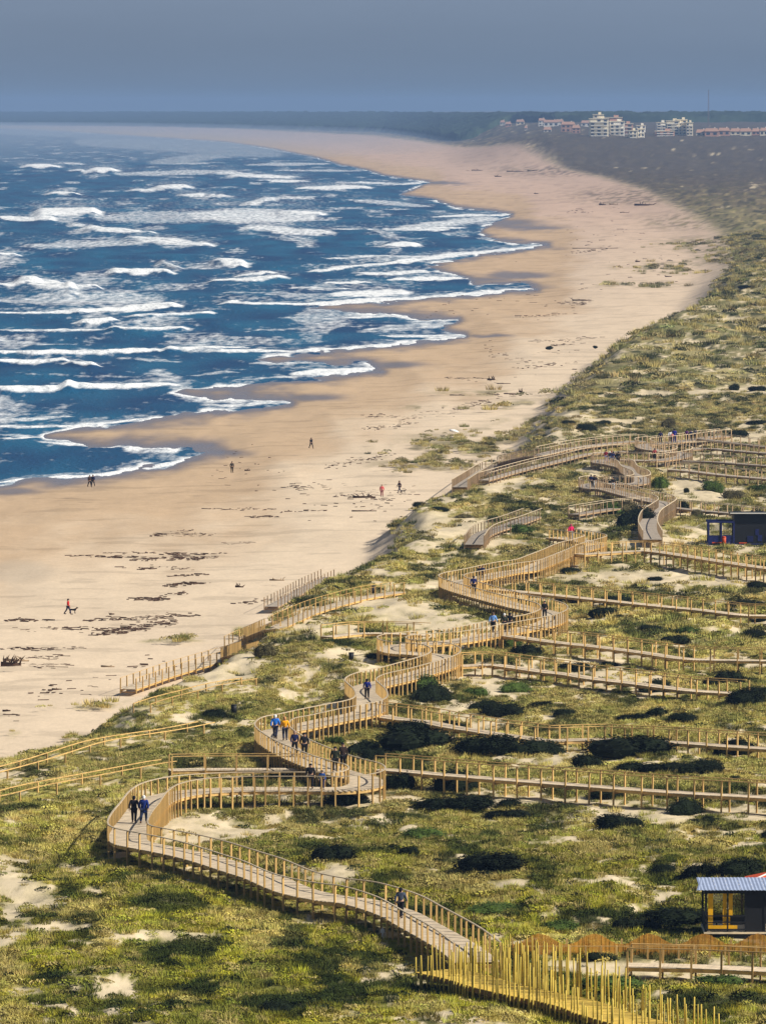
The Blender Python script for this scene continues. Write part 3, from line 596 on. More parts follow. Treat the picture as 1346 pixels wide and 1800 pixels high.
# walkway lined with tall cane poles, bottom right
pw = [hit(u, v, 0.9, lf=True) for u, v in [(768, 1706), (820, 1717), (874, 1733), (927, 1745), (981, 1756), (1021, 1766), (1056, 1779), (1120, 1797), (1230, 1822)]]
pth = smooth_path(pw); o = pth[0].copy(); Dp = side_dirs(pth)
root = empty('pole_walkway', o); tag(root, 'yellow walkway hemmed by dense rows of tall upright cane poles at the bottom edge', 'walkway')
b = MB()
for i, p in enumerate(pth):
    d, s = Dp[i]; slope = (pth[min(i+1, len(pth)-1)]-pth[max(i-1, 0)]).normalized()
    b.box(p.x-o.x, p.y-o.y, p.z-o.z-.02, 2.6, .235, .04, mat3=Matrix((s, slope, s.cross(slope))).transposed())
dk = b.build('deck', M['poledeck'], root); dk['kind'] = 'stuff'
for sg in (-1, 1):
    e = [p-o+Dp[i][1]*sg*1.25 for i, p in enumerate(pth)]
    b = MB(); b.sweep(e[::2], [(-.04, -.045), (.04, -.045), (.04, -.3), (-.04, -.3)]); b.build('side_beam', M['beam'], root)
pm = []
for k in range(4):
    b = MB(); t = (random.uniform(-.02, .02), random.uniform(-.02, .02)); b.tube((0, 0, 0), (t[0]*.5, t[1]*.5, .5), .050, .047); b.tube((t[0]*.5, t[1]*.5, .5), (t[0], t[1], 1), .047, .04)
    me = mesh('pole', b.V, b.F, True); me.materials.append(M['pole']); pm.append(me)
npole = 0; Ltot = len(pth)
for (off, sp_, hlo, hhi) in ((1.38, 0.30, 0.0, 0.0), (-1.38, 0.30, 0.15, 0.3), (-2.0, 0.40, 0.3, 0.8)):
    s_acc = 0; i = 0.0
    while i < Ltot-1:
        k = int(i); p = pth[k]; f = i/Ltot
        q = p+Dp[k][1]*off+Vector((random.uniform(-.1, .1), random.uniform(-.15, .15), 0))
        gz = float(z_terr(np.array([q.x]), np.array([q.y]))[0])-.1
        hgt = 0.75+1.2*math.sin(math.pi*min(1, f*1.35+.05))**1.0+random.uniform(-.35, .45)+hlo if f < .72 else 1.3+random.uniform(-.3, .4)
        if random.random() > .03:
            c = bpy.data.objects.new('pole', pm[npole % 4]); COL.objects.link(c); c.parent = root; npole += 1
            c.location = (q.x-o.x, q.y-o.y, gz-o.z); c.scale = (1, 1, p.z-gz+hgt); c.rotation_euler = (random.uniform(-.03, .03), random.uniform(-.04, .04), random.uniform(0, 6))
        i += sp_/0.25*random.uniform(.75, 1.25)*(1 if f < .5 else 1.5)
        if off < -1.9 and f > .6: break

# ------------------------------------------------------------------ scalloped cane fence
def fence_pt(u): 
    x, y, z = hit(u, 1685, 0, lf=True); return Vector((x, y, z))
f0, f1 = fence_pt(900), fence_pt(1345); pl = (f1-f0); step = pl*(96/445.0)
root = empty('scalloped_fence', f0); tag(root, 'orange cane fence with a wavy scalloped top edge below the yellow hut', 'fence')
L = step.length; ang = math.atan2(step.y, step.x)
pmesh = []
for k in range(2):
    b = MB(); n = int(L/0.055)
    for i in range(n):
        t = (i+.5)/n; hh = 0.74+0.60*(0.5-0.5*math.cos(2*math.pi*t))+random.uniform(-.025, .025)
        b.box(t*L, random.uniform(-.012, .012), hh/2-.05, .046, .03, hh+.1)
    me = mesh('cane_panel', b.V, b.F); me.materials.append(M['cane']); pmesh.append(me)
for k in range(6):
    c = bpy.data.objects.new('cane_panel', pmesh[k % 2]); COL.objects.link(c); c.parent = root; c.rotation_euler = (0, 0, ang)
    q = f0+step*k-f0; gx = f0+step*(k+.5); gz = float(z_lf(np.array([gx.x]), np.array([gx.y]))[0])+.05; c.location = (q.x, q.y, gz-f0.z)
    c = bpy.data.objects.new('post', post_mesh('wood')); COL.objects.link(c); c.parent = root; c.location = (q.x, q.y+.06, gz-f0.z-.1); c.scale = (1, 1, 1.15)

fd_ = (f1-f0).normalized(); nrm = Vector((fd_.y, -fd_.x, 0)); 
if nrm.y > 0: nrm = -nrm
rl = []
i = 0.6
while i < (f1-f0).length*1.02:
    q = f0+fd_*i+nrm*.9; gz = float(z_lf(np.array([q.x]), np.array([q.y]))[0]); rl.append(Vector((q.x, q.y, gz))-f0)
    c = bpy.data.objects.new('post', post_mesh('wood')); COL.objects.link(c); c.parent = root; c.location = (q.x-f0.x, q.y-f0.y, gz-f0.z-.15); c.scale = (1, 1, 1.0); i += .86
b = MB(); b.sweep(rl, [(-.02, .84), (.02, .84), (.02, .80), (-.02, .80)]); b.build('rail', M['wood'], root)

# ------------------------------------------------------------------ shrubs
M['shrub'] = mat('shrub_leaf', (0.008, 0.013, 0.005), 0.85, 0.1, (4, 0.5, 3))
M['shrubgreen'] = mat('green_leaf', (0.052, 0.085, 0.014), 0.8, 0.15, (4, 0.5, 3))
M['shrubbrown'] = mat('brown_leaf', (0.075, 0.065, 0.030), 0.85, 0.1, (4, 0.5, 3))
def shrub_mesh(seed, n=2200, leaf=.034):
    rs = random.Random(seed); lobes = [(rs.uniform(-.28, .28), rs.uniform(-.2, .2), rs.uniform(0.1, .4), rs.uniform(.22, .36)) for _ in range(7)]+[(0, 0, .2, .38)]
    b = MB()
    for (x, y, z, r) in lobes: b.ell((x, y, z*.9), (r*.86, r*.84, r*1.05), 9, 6)
    V = b.V; F = b.F
    for _ in range(n):
        x, y, z, r = rs.choice(lobes); th = math.acos(rs.uniform(-.3, 1)); ph = rs.uniform(0, 2*math.pi); k = rs.uniform(.9, 1.12)+max(0, rs.gauss(0, .09))
        c = Vector((x+r*k*math.sin(th)*math.cos(ph), y+r*k*math.sin(th)*math.sin(ph), z*.9+1.2*r*k*math.cos(th)))
        a = Vector((rs.uniform(-1, 1), rs.uniform(-1, 1), rs.uniform(-.4, 1))).normalized(); e = a.orthogonal().normalized(); l = leaf*rs.uniform(.7, 1.5); i = len(V)
        V += [tuple(c-e*l*.5), tuple(c+e*l*.5), tuple(c+a*l*1.6)]; F.append((i, i+1, i+2))
    return mesh('shrub', V, F)
SHM = [shrub_mesh(s) for s in range(6)]
SHRUBS = [  # u, base v, width px, height px, kind, words
 (590, 1519, 88, 28, 'k', 'lone black dome shrub inside the big lower bend of the boardwalk'), (855, 1540, 130, 34, 'k', 'widest black shrub on the open slope above the lower ramp'), (852, 1545, 34, 12, 'k', 'small black shrub tucked under the widest black shrub'), (690, 1497, 28, 9, 'k', 'tiny flat black shrub left of a slightly bigger one on open grass'), (718, 1507, 36, 16, 'k', 'small boxy black shrub right of a tiny flat one on open grass'), (768, 1522, 20, 12, 'k', 'tiny round black shrub beside the widest black shrub'), (738, 1480, 80, 18, 'g', 'low bright green bush spread on the open grass'),
 (790, 1433, 150, 26, 'k', 'long black shrub on the sandy edge below the first straight walkway'), (845, 1420, 50, 16, 'k', 'black shrub at the right end of a long one below the walkway posts'), (895, 1424, 50, 16, 'k', 'small black shrub on pale sand under walkway posts'), (890, 1446, 86, 18, 'k', 'flat black shrub under a smaller one below the walkway posts'),
 (1085, 1462, 86, 26, 'k', 'low rounded black shrub with two tiny ones on its right'), (1124, 1457, 20, 10, 'k', 'tiny black shrub nearest the right of a low rounded one'), (1147, 1456, 14, 7, 'k', 'tiniest black shrub in a row of three on open grass'), (1205, 1438, 66, 30, 'k', 'tall black dome shrub right below the walkway posts'), (1243, 1449, 30, 12, 'k', 'little black shrub at the right foot of the tall dome shrub'), (1218, 1449, 22, 8, 'k', 'little black shrub under the tall dome shrub'), (1218, 1468, 10, 8, 'k', 'very small black bush alone on dry grass'),
 (1165, 1542, 50, 18, 'k', 'leftmost black shrub of the row up behind the yellow hut'), (1228, 1549, 66, 26, 'k', 'middle black shrub of the row behind the yellow hut'), (1200, 1551, 30, 12, 'k', 'low black shrub between two bigger ones behind the yellow hut'), (1300, 1546, 96, 30, 'k', 'big black shrub right behind the yellow hut roof'), (1346, 1480, 18, 18, 'k', 'black shrub cut by the right edge above the yellow hut'), (1328, 1511, 12, 10, 'k', 'very small dark bush at the right edge above the yellow hut'), (1018, 1518, 24, 8, 'k', 'very small black bush right of another on dry grass'), (975, 1514, 16, 8, 'k', 'very small black bush left of another on dry grass'),
 (800, 1396, 84, 40, 'k', 'square black shrub showing between the walkway posts'), (1070, 1408, 84, 22, 'k', 'long low black shrub underneath the walkway deck'), (700, 1392, 60, 28, 'k', 'black shrub right beside the lower hairpin bend'), (1030, 1356, 56, 26, 'k', 'round black shrub beside the long black band'), (740, 1322, 150, 34, 'k', 'left part of the long black shrub band near the hairpin'), (850, 1334, 130, 36, 'k', 'middle part of the long black shrub band'), (945, 1333, 96, 28, 'k', 'right part of the long black shrub band'), (720, 1300, 90, 26, 'k', 'black shrub under the curving walkway at the left end of the band'), (660, 1340, 50, 20, 'k', 'dark shrub just right of the people on the hairpin'), (640, 1330, 60, 24, 'k', 'dark shrub behind the people on the hairpin'),
 (1120, 1334, 170, 34, 'k', 'largest black shrub mass on the right below the curving walkway'), (1062, 1330, 60, 24, 'k', 'black shrub joined to the left of the largest mass'), (1292, 1331, 84, 28, 'k', 'black dome shrub near the right edge below the curving walkway'), (1110, 1362, 70, 18, 'k', 'left shrub of the low black strip on the right'), (1165, 1363, 90, 18, 'k', 'middle shrub of the low black strip on the right'), (1235, 1364, 80, 24, 'k', 'right shrub of the low black strip on the right'), (1290, 1374, 26, 8, 'k', 'little black shrub under the right black strip'),
 (1110, 1272, 66, 14, 'k', 'left black shrub of three sitting above the curving walkway'), (1155, 1264, 46, 18, 'k', 'middle black shrub of three above the curving walkway'), (1200, 1272, 60, 16, 'k', 'right black shrub of three above the curving walkway'), (885, 1264, 76, 24, 'k', 'black shrub below the bright sand hollow'), (850, 1252, 50, 18, 'k', 'smaller dark shrub at the lower left of the bright hollow'), (990, 1262, 44, 12, 'k', 'small black shrub under another small one, right of the hollow'), (950, 1246, 46, 11, 'k', 'small flat black shrub right of the bright hollow'), (905, 1220, 56, 18, 'g', 'dark green bush on the right rim of the bright hollow'),
 (1312, 1244, 84, 28, 'k', 'big black shrub at the right edge beyond the curving walkway'), (1335, 1230, 50, 20, 'k', 'black shrub behind the big one at the right edge'), (1153, 1220, 58, 22, 'k', 'black shrub standing in front of the sandy-ended walkway'), (1285, 1208, 60, 24, 'k', 'black shrub near the sandy end of a walkway'), (1250, 1208, 30, 14, 'k', 'small black shrub near the sandy end of a walkway'), (925, 1156, 62, 20, 'k', 'black shrub just right of the tight boardwalk loop'), (900, 1142, 40, 18, 'g', 'green bush under the tight boardwalk loop'), (1008, 1184, 60, 16, 'k', 'black shrub behind the sandy-ended walkway posts'), (1070, 1172, 30, 8, 'k', 'small dark shrub between two brown walkways'), (1190, 1136, 62, 16, 'k', 'black shrub just above the second brown walkway'),
 (1148, 1110, 50, 9, 'k', 'flat black shrub left of a darker green one in the hollow'), (1207, 1119, 50, 15, 'g', 'dark green shrub in the grassy hollow'), (1326, 1124, 52, 15, 'k', 'black shrub by the right edge in the grassy hollow'), (1060, 1088, 56, 17, 'k', 'black dome shrub right of the big upper bend'), (1090, 1092, 30, 10, 'k', 'low black shrub attached to the right of a dome'), (1080, 1066, 70, 14, 'k', 'added dark form for the shadow under the pale-posted walkway'), (1000, 1062, 60, 12, 'k', 'dark shrub under the left of the pale-posted walkway'), (1312, 1069, 70, 12, 'k', 'dark shrub behind the pale-posted walkway at the right'), (1268, 1048, 24, 8, 'k', 'small black shrub above the pale-posted walkway'), (1150, 1022, 28, 7, 'k', 'small flat black shrub alone on the upper green field'), (1332, 1036, 44, 12, 'k', 'black shrub at the right edge of the upper green field'), (1000, 1010, 40, 10, 'k', 'dark shrub under a pale sand arc near the upper bend'), (1330, 1095, 40, 6, 'k', 'thin dark shrub at the right edge under the pale posts'),  # form directly under the pale-posted walkway is added for its shadow, no shrub
 (760, 1240, 70, 34, 'k', 'dark shrub below the narrow bend of the boardwalk'), (745, 1222, 60, 30, 'g', 'bright green bush below the narrow bend of the boardwalk'), (835, 1228, 44, 16, 'g', 'green bush on the left rim of the bright hollow'), (790, 1290, 60, 20, 'k', 'black shrub under the start of the curving walkway'), (700, 1285, 40, 16, 'g', 'small green bush at the foot of the narrow bend'), (585, 1312, 40, 14, 'g', 'small green bush inside the orange-jacket bend'), (610, 1420, 80, 22, 'k', 'black shrub under the front row of the lower boardwalk'), (375, 1266, 50, 16, 'k', 'dark shrub left of the black bin in the grass'), (465, 1160, 40, 24, 'b', 'brown bush at the head of the dark dune gully'), (660, 1160, 40, 10, 'k', 'dark shrub below the small joining walkway'),
 (735, 893, 26, 9, 'k', 'added dark form for the slope shade at the tip of the dune spur'), (775, 900, 34, 8, 'k', 'dark clump on the dune spur face'), (815, 912, 30, 7, 'b', 'brown clump on the seaward dune face'), (1030, 762, 44, 15, 'k', 'added blue-black form for the slope shade on the dune crest above the beach ramp'), (1000, 748, 26, 8, 'k', 'dark bush left of the blue-black crest form'), (1060, 748, 30, 8, 'k', 'dark bush right of the blue-black crest form'), (1078, 612, 10, 4, 'k', 'dark bush at the foot of the far dune edge'), (1046, 612, 9, 4, 'k', 'small dark clump of wrack on sand at the far dune edge'), (965, 614, 14, 5, 'k', 'dark pyramid-shaped clump alone on the upper beach'), (1310, 508, 34, 6, 'k', 'dark bush on the far dune crest at the right'), (1330, 688, 34, 8, 'k', 'dark bush on bare sand at the far right slope'), (1290, 688, 20, 12, 'k', 'dark bush left of another on the far right slope'), (1340, 585, 20, 8, 'k', 'dark bush at the right edge of the far slope'),  # spur-tip and blue-black crest forms are added where the slope is only shaded
 (1255, 868, 40, 20, 'g', 'olive bush on bare sand above the dark blue hut'), (1160, 862, 34, 22, 'g', 'bright green bush left of the bare sand patch'), (1206, 867, 12, 8, 'k', 'tiny dark bush in the middle of the bare sand patch'), (1290, 880, 40, 16, 'b', 'brown bush on sand just above the dark blue hut'), (1120, 930, 70, 34, 'k', 'dark shrub left of the grey ramp'), (1080, 905, 60, 16, 'g', 'dark green shrub behind the grey ramp walkway'), (1075, 865, 60, 20, 'k', 'dark shrub under the sloping upper boardwalk'), (1200, 905, 26, 22, 'k', 'dark upright shrub right of the grey ramp'), (1225, 912, 26, 14, 'b', 'brown shrub between the grey ramp and the blue hut'), (1330, 748, 40, 8, 'k', 'flat dark shrub by the highest walkway at the right edge'), (1175, 755, 26, 18, 'b', 'brownish bush behind the top landing'), (1300, 770, 40, 12, 'k', 'dark shrub below the highest walkway'), (1330, 866, 40, 12, 'g', 'green shrub at the right edge under the stacked walkways'),
 (910, 940, 60, 16, 'g', 'dark green bush at the foot of the short wide ramp'), (1100, 905, 50, 20, 'b', 'brown scrub left of the grey ramp'), (1130, 1640, 70, 20, 'k', 'black shrub left below the yellow hut'), (1200, 1632, 150, 28, 'k', 'long black shrub against the left of the yellow hut'), (1100, 1640, 50, 22, 'k', 'small black shrub nearest the cane fence on the left'), (1060, 1690, 60, 12, 'k', 'dark low shrub behind the low walkway fence posts'), (870, 1612, 100, 20, 'g', 'dark green bush right above the lower ramp'), (985, 1640, 80, 16, 'g', 'dark green bush above the cane fence'), (1260, 1740, 90, 20, 'g', 'dark green bush below the low walkway at the right'), (1070, 1745, 120, 22, 'g', 'green shrub strip right of the cane poles'), (480, 1788, 60, 22, 'k', 'black shrub at the bottom edge of the foreground slope')]
for i, (u, v, wp, hp, k, words) in enumerate(SHRUBS):
    x, y, z = hit(u, v-min(hp*.15, 4), 0); s = y/FPX
    me = SHM[i % 6]; c = bpy.data.objects.new({'k': 'dark_shrub', 'g': 'green_shrub', 'b': 'brown_shrub'}[k], me); COL.objects.link(c)
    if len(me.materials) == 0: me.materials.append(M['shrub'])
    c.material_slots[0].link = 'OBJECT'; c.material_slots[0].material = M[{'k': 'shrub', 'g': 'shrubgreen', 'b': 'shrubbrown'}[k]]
    W = wp*s; Hh = hp*s
    c.scale = (W*.98, min(W*.8, 2.6+Hh), Hh*1.5); c.rotation_euler = (0, 0, random.choice((0, math.pi))+random.uniform(-.15, .15)); c.location = (x, y+min(W*.25, 1.2), z-Hh*.08)
    tag(c, words, 'shrub', 'shrubs scattered over the dunes')

# ------------------------------------------------------------------ dune grass (scattered clumps)
def grass_clump(seed, n, rad, hgt, wd):
    rs = random.Random(seed); V = []; F = []
    for _ in range(n):
        a = rs.uniform(0, 6.283); r = rad*math.sqrt(rs.random()); x, y = r*math.cos(a), r*math.sin(a)
        h = hgt*rs.uniform(.45, 1.1)*(1-.4*r/rad); la = a+rs.uniform(-.9, .9); l = h*rs.uniform(.15, .75); b = rs.uniform(0, 3.14); dx, dy = wd*math.cos(b)/2, wd*math.sin(b)/2
        i = len(V); V += [(x-dx, y-dy, -.04), (x+dx, y+dy, -.04), (x+l*math.cos(la), y+l*math.sin(la), h)]; F.append((i, i+1, i+2))
    return mesh('clump', V, F)
def herb_clump(seed, n, rad, hgt, leaf):
    rs = random.Random(seed); V = []; F = []
    for _ in range(n):
        a = rs.uniform(0, 6.283); r = rad*math.sqrt(rs.random()); x, y = r*math.cos(a), r*math.sin(a); z = hgt*math.sqrt(max(0, 1-(r/rad)**2))*rs.uniform(.5, 1.05)
        d = Vector((rs.uniform(-1, 1), rs.uniform(-1, 1), rs.uniform(-.2, .8))).normalized(); e = d.orthogonal().normalized(); i = len(V); c = Vector((x, y, z))
        V += [tuple(c-e*leaf), tuple(c+d*leaf), tuple(c+e*leaf), tuple(c-d*leaf)]; F.append((i, i+1, i+2, i+3))
    return mesh('clump', V, F)
def tint_mat():
    m = bpy.data.materials.new('dune_grass'); m.use_nodes = True; n = m.node_tree; b = n.nodes['Principled BSDF']
    a = n.nodes.new('ShaderNodeAttribute'); a.attribute_type = 'INSTANCER'; a.attribute_name = 'tint'
    n.links.new(a.outputs['Color'], b.inputs['Base Color']); b.inputs['Roughness'].default_value = .8; b.inputs['Specular IOR Level'].default_value = 0.1
    return m
M['tint'] = tint_mat()
def scatter(name, protos, P, tint, scale, label):
    pc = bpy.data.collections.new(name+'_kinds')
    for q in protos:
        q.materials.append(M['tint']); pc.objects.link(bpy.data.objects.new('clump', q))
    me = bpy.data.meshes.new(name); me.vertices.add(len(P)); me.vertices.foreach_set('co', P.astype(np.float32).ravel())
    a = me.attributes.new('tint', 'FLOAT_COLOR', 'POINT'); d = np.ones((len(P), 4), np.float32); d[:, :3] = tint; a.data.foreach_set('color', d.ravel())
    a = me.attributes.new('sc', 'FLOAT', 'POINT'); a.data.foreach_set('value', scale.astype(np.float32))
    a = me.attributes.new('rz', 'FLOAT', 'POINT'); a.data.foreach_set('value', (rng.random(len(P))*6.28).astype(np.float32))
    a = me.attributes.new('ki', 'INT', 'POINT'); a.data.foreach_set('value', rng.integers(0, len(protos), len(P)).astype(np.int32))
    o = link(name, me); ng = bpy.data.node_groups.new(name, 'GeometryNodeTree')
    ng.interface.new_socket('Geometry', in_out='INPUT', socket_type='NodeSocketGeometry'); ng.interface.new_socket('Geometry', in_out='OUTPUT', socket_type='NodeSocketGeometry')
    N = ng.nodes; L = ng.links; gi = N.new('NodeGroupInput'); go = N.new('NodeGroupOutput'); ip = N.new('GeometryNodeInstanceOnPoints'); ci = N.new('GeometryNodeCollectionInfo')
    ci.inputs['Collection'].default_value = pc; ci.inputs['Separate Children'].default_value = True; ci.inputs['Reset Children'].default_value = True
    def at(nm, ty):
        q = N.new('GeometryNodeInputNamedAttribute'); q.data_type = ty; q.inputs['Name'].default_value = nm; return q.outputs['Attribute']
    mp_ = N.new('GeometryNodeMeshToPoints'); L.new(gi.outputs[0], mp_.inputs[0]); L.new(mp_.outputs[0], ip.inputs['Points']); L.new(ci.outputs[0], ip.inputs['Instance']); ip.inputs['Pick Instance'].default_value = True
    L.new(at('ki', 'INT'), ip.inputs['Instance Index']); L.new(at('sc', 'FLOAT'), ip.inputs['Scale'])
    cx = N.new('ShaderNodeCombineXYZ'); L.new(at('rz', 'FLOAT'), cx.inputs['Z']); L.new(cx.outputs[0], ip.inputs['Rotation']); L.new(ip.outputs[0], go.inputs[0])
    md = o.modifiers.new('scatter', 'NODES'); md.node_group = ng
    return tag(o, label, 'vegetation', kind='stuff')
def pts(n, y0, y1):
    y = rng.uniform(y0*y0, y1*y1, n)**.5; a = rng.uniform(-.080, .080, n); return y*a, y
allP, allT, allS = [], [], []
for (n, y0, y1, sc_) in ((75000, 285, 520, 1.0), (65000, 520, 1000, 1.5), (26000, 1000, 2300, 3.0)):
    x, y = pts(n, y0, y1); k = (x-xedge(y) > -60); x, y = x[k], y[k]
    z = z_terr(x, y); vg_, dk_, dm_, fr_ = cover(x, y, z)
    keep = rng.random(len(x)) < np.clip(vg_*(0.25+0.6*vg_), 0.012*dm_, 1); x, y, z, dk_ = x[keep], y[keep], z[keep], dk_[keep]
    onw = sample_damp(x, y) > .985
    for wk in WALKS[:2]:
        pass
    c = vegcol(x, y, dk_)*rng.uniform(.78, 1.25, (len(x), 1))*rng.uniform(.92, 1.08, (len(x), 3))*1.65
    rr0 = rng.random(len(x)); st_ = (rr0 < .26) & (dk_ < .4); c[st_] = np.array((.46, .375, .13))*rng.uniform(.7, 1.2, (st_.sum(), 1)); st_ = rr0 > .95; c[st_] = np.array((.03, .042, .012))
    allP.append(np.stack([x, y, z], 1)); allT.append(c); allS.append(sc_*rng.uniform(.55, 1.35, len(x))*np.where(onw, .55, 1))
P_ = np.concatenate(allP); T_ = np.concatenate(allT); S_ = np.concatenate(allS)
hm = rng.random(len(P_)) < .4
scatter('dune_grass', [grass_clump(s, 70, .42, .42, .045) for s in range(4)], P_[~hm], T_[~hm], S_[~hm], 'coarse yellow green grass growing in clumps over the dunes')
scatter('dune_herbs', [herb_clump(20+s, 70, .48, .24, .05) for s in range(4)], P_[hm], T_[hm]*.8, S_[hm], 'low leafy ground plants carpeting the dunes between the grass')

# ------------------------------------------------------------------ people
def skin_mesh(nodes, edges, root, sub=1, name='body'):
    me = bpy.data.meshes.new(name); me.from_pydata([n[:3] for n in nodes], edges, []); me.update()
    o = bpy.data.objects.new('tmp', me); COL.objects.link(o); o.modifiers.new('s', 'SKIN')
    for i, n in enumerate(nodes):
        r = n[3]; me.skin_vertices[0].data[i].radius = (r, r if len(n) < 5 else n[4])
        me.skin_vertices[0].data[i].use_root = (i in root)
    ss = o.modifiers.new('u', 'SUBSURF'); ss.levels = sub; ss.render_levels = sub
    bpy.context.view_layer.update(); dg = bpy.context.evaluated_depsgraph_get()
    r = bpy.data.meshes.new_from_object(o.evaluated_get(dg)); r.name = name
    bpy.data.objects.remove(o); r.materials.clear()
    r.polygons.foreach_set('use_smooth', [True]*len(r.polygons)); return r
def make_pose(k):
    """k: stride amount and arm swing; figure faces -Y, 1.72 m tall"""
    st, sw_, bend = [(0.0, 0.0, 0.0), (0.26, 0.18, 0.02), (-0.22, -0.15, 0.03), (0.12, -0.30, 0.06)][k]
    hip, knee = .90, .49
    la = lambda s: [(s*.095, 0, hip-.03, .092), (s*.105, -st*s*.55-.02, knee, .058), (s*.11, -st*s*1.0+(.10 if st*s < 0 else 0), .085+(.05 if st*s < 0 else 0), .040), (s*.12, -st*s*1.0-.14+(.06 if st*s < 0 else 0), .035, .036)]
    tors = [(0, 0, .93, .135, .11), (0, -bend*.5, 1.12, .125, .10), (0, -bend, 1.31, .155, .11), (0, -bend-.01, 1.46, .052), (0, -bend-.03, 1.56, .088, .095), (0, -bend-.02, 1.66, .070, .08)]
    def arm(s):
        e = (s*.245, .03+sw_*s*.4-bend, 1.14, .043); w_ = (s*.25, -.04+sw_*s-bend, .91, .029); h = (s*.25, -.06+sw_*s*1.1-bend, .84, .034, .020)
        return [(s*.175, -bend, 1.39, .062), e, w_, h], h
    N = []; E = []
    def chain(L, start=None):
        p = start
        for q in L:
            N.append(q); i = len(N)-1
            if p is not None: E.append((p, i))
            p = i
        return p
    chain(tors); nose = len(N); N.append((0, -bend-.135, 1.575, .014)); E.append((4, nose))
    for s in (-1, 1): N.append((s*.092, -bend-.02, 1.575, .014)); E.append((4, len(N)-1))
    for s in (-1, 1):
        a, h = arm(s); e = chain(a, 2)
        for f in range(4):
            fy = h[1]+(-.026+.017*f); l = (.075, .085, .08, .062)[f]
            m1 = len(N); N.append((h[0], fy, h[2]-.045, .009)); E.append((e, m1)); N.append((h[0]-s*.012, fy-.006, h[2]-.045-l*.6, .008)); E.append((m1, m1+1)); N.append((h[0]-s*.028, fy-.008, h[2]-.045-l, .006)); E.append((m1+1, m1+2))
        m1 = len(N); N.append((h[0]-s*.012, h[1]-.045, h[2]-.012, .010)); E.append((e, m1)); N.append((h[0]-s*.02, h[1]-.058, h[2]-.055, .008)); E.append((m1, m1+1))
        chain(la(s), 0)
    body = skin_mesh(N, E, [0], 1, 'body')
    # trousers
    N = [(0, 0, .95, .150, .125)]; E = []
    for s in (-1, 1):
        L = la(s)[:3]; L = [(a[0], a[1], a[2], a[3]+.022) for a in L]; chain(L, 0)
    tr = skin_mesh(N, E, [0], 1, 'trousers')
    def jacket(low, extra):
        N.clear(); E.clear()
        base = [(0, 0, low, .155+extra, .13+extra*.6), (0, -bend*.5, 1.12, .155+extra*.5, .13), (0, -bend, 1.31, .18, .135), (0, -bend-.01, 1.45, .075, .08)]
        chain(base)
        for s in (-1, 1):
            a, h = arm(s); a = [(q[0], q[1], q[2], q[3]+.022) for q in a[:3]]; chain(a, 2)
        return skin_mesh(N, E, [0], 1, 'jacket')
    jk = jacket(.90, 0); ct = jacket(.62, .03); ct.name = 'coat'
    b = MB()
    for s in (-1, 1):
        q = la(s); b.ell((q[3][0], (q[2][1]+q[3][1])/2, max(.045, q[2][2]-.04)), (.052, .15, .055), 8, 5)
    nsh = len(b.V)//2; sh = mesh('shoe', b.V[:nsh], b.F[:len(b.F)//2], True); sh2 = mesh('shoe', b.V[nsh:], [tuple(i-nsh for i in f) for f in b.F[len(b.F)//2:]], True)
    b = MB(); b.ell((0, -bend-.008, 1.625), (.102, .112, .108), 10, 6); b.ell((0, -bend+.045, 1.57), (.088, .065, .10), 8, 5); hr = mesh('hair', b.V, b.F, True)
    b = MB()
    for s in (-1, 1): b.ell((s*.034, -bend-.112, 1.592), (.011, .008, .008), 6, 4)
    ey_ = mesh('eyes', b.V, b.F, True)
    b = MB(); b.box(0, -bend-.117, 1.535, .045, .012, .010); mo = mesh('mouth', b.V, b.F)
    return dict(body=body, trousers=tr, jacket=jk, coat=ct, shoe=sh, shoe2=sh2, hair=hr, eyes=ey_, mouth=mo)
POSES = [make_pose(k) for k in range(4)]
CM = {}
def cmat(c):
    if c not in CM: CM[c] = mat('cloth', c, .85, .15)
    return CM[c]
SKIN = (0.50, 0.30, 0.20); BLK = (0.012, 0.012, 0.016); NAVY = (0.012, 0.018, 0.07)
def person(x, y, z, face, jc, tc, label, pose=1, coat=False, hair=(0.03, 0.02, 0.015), s=1.0, tilt=0, group='people walking on the boardwalks'):
    r = empty('person', (x, y, z+.01), R(face)); r.scale = (s*1.14, s*1.12, s); tag(r, label, 'person', group)
    P = POSES[pose]
    for k, c in (('body', SKIN), ('trousers', tc), ('coat' if coat else 'jacket', jc), ('shoe', (0.02, 0.018, 0.016)), ('shoe2', (0.02, 0.018, 0.016)), ('hair', hair), ('eyes', (0.02, 0.02, 0.02)), ('mouth', (0.25, 0.08, 0.07))):
        me = P[k]
        if len(me.materials) == 0: me.materials.append(cmat(c))
        o = bpy.data.objects.new(k.rstrip('2'), me); COL.objects.link(o); o.parent = r; o.material_slots[0].link = 'OBJECT'; o.material_slots[0].material = cmat(c)
    return r
G = (0.7, 0.7, 0.68)
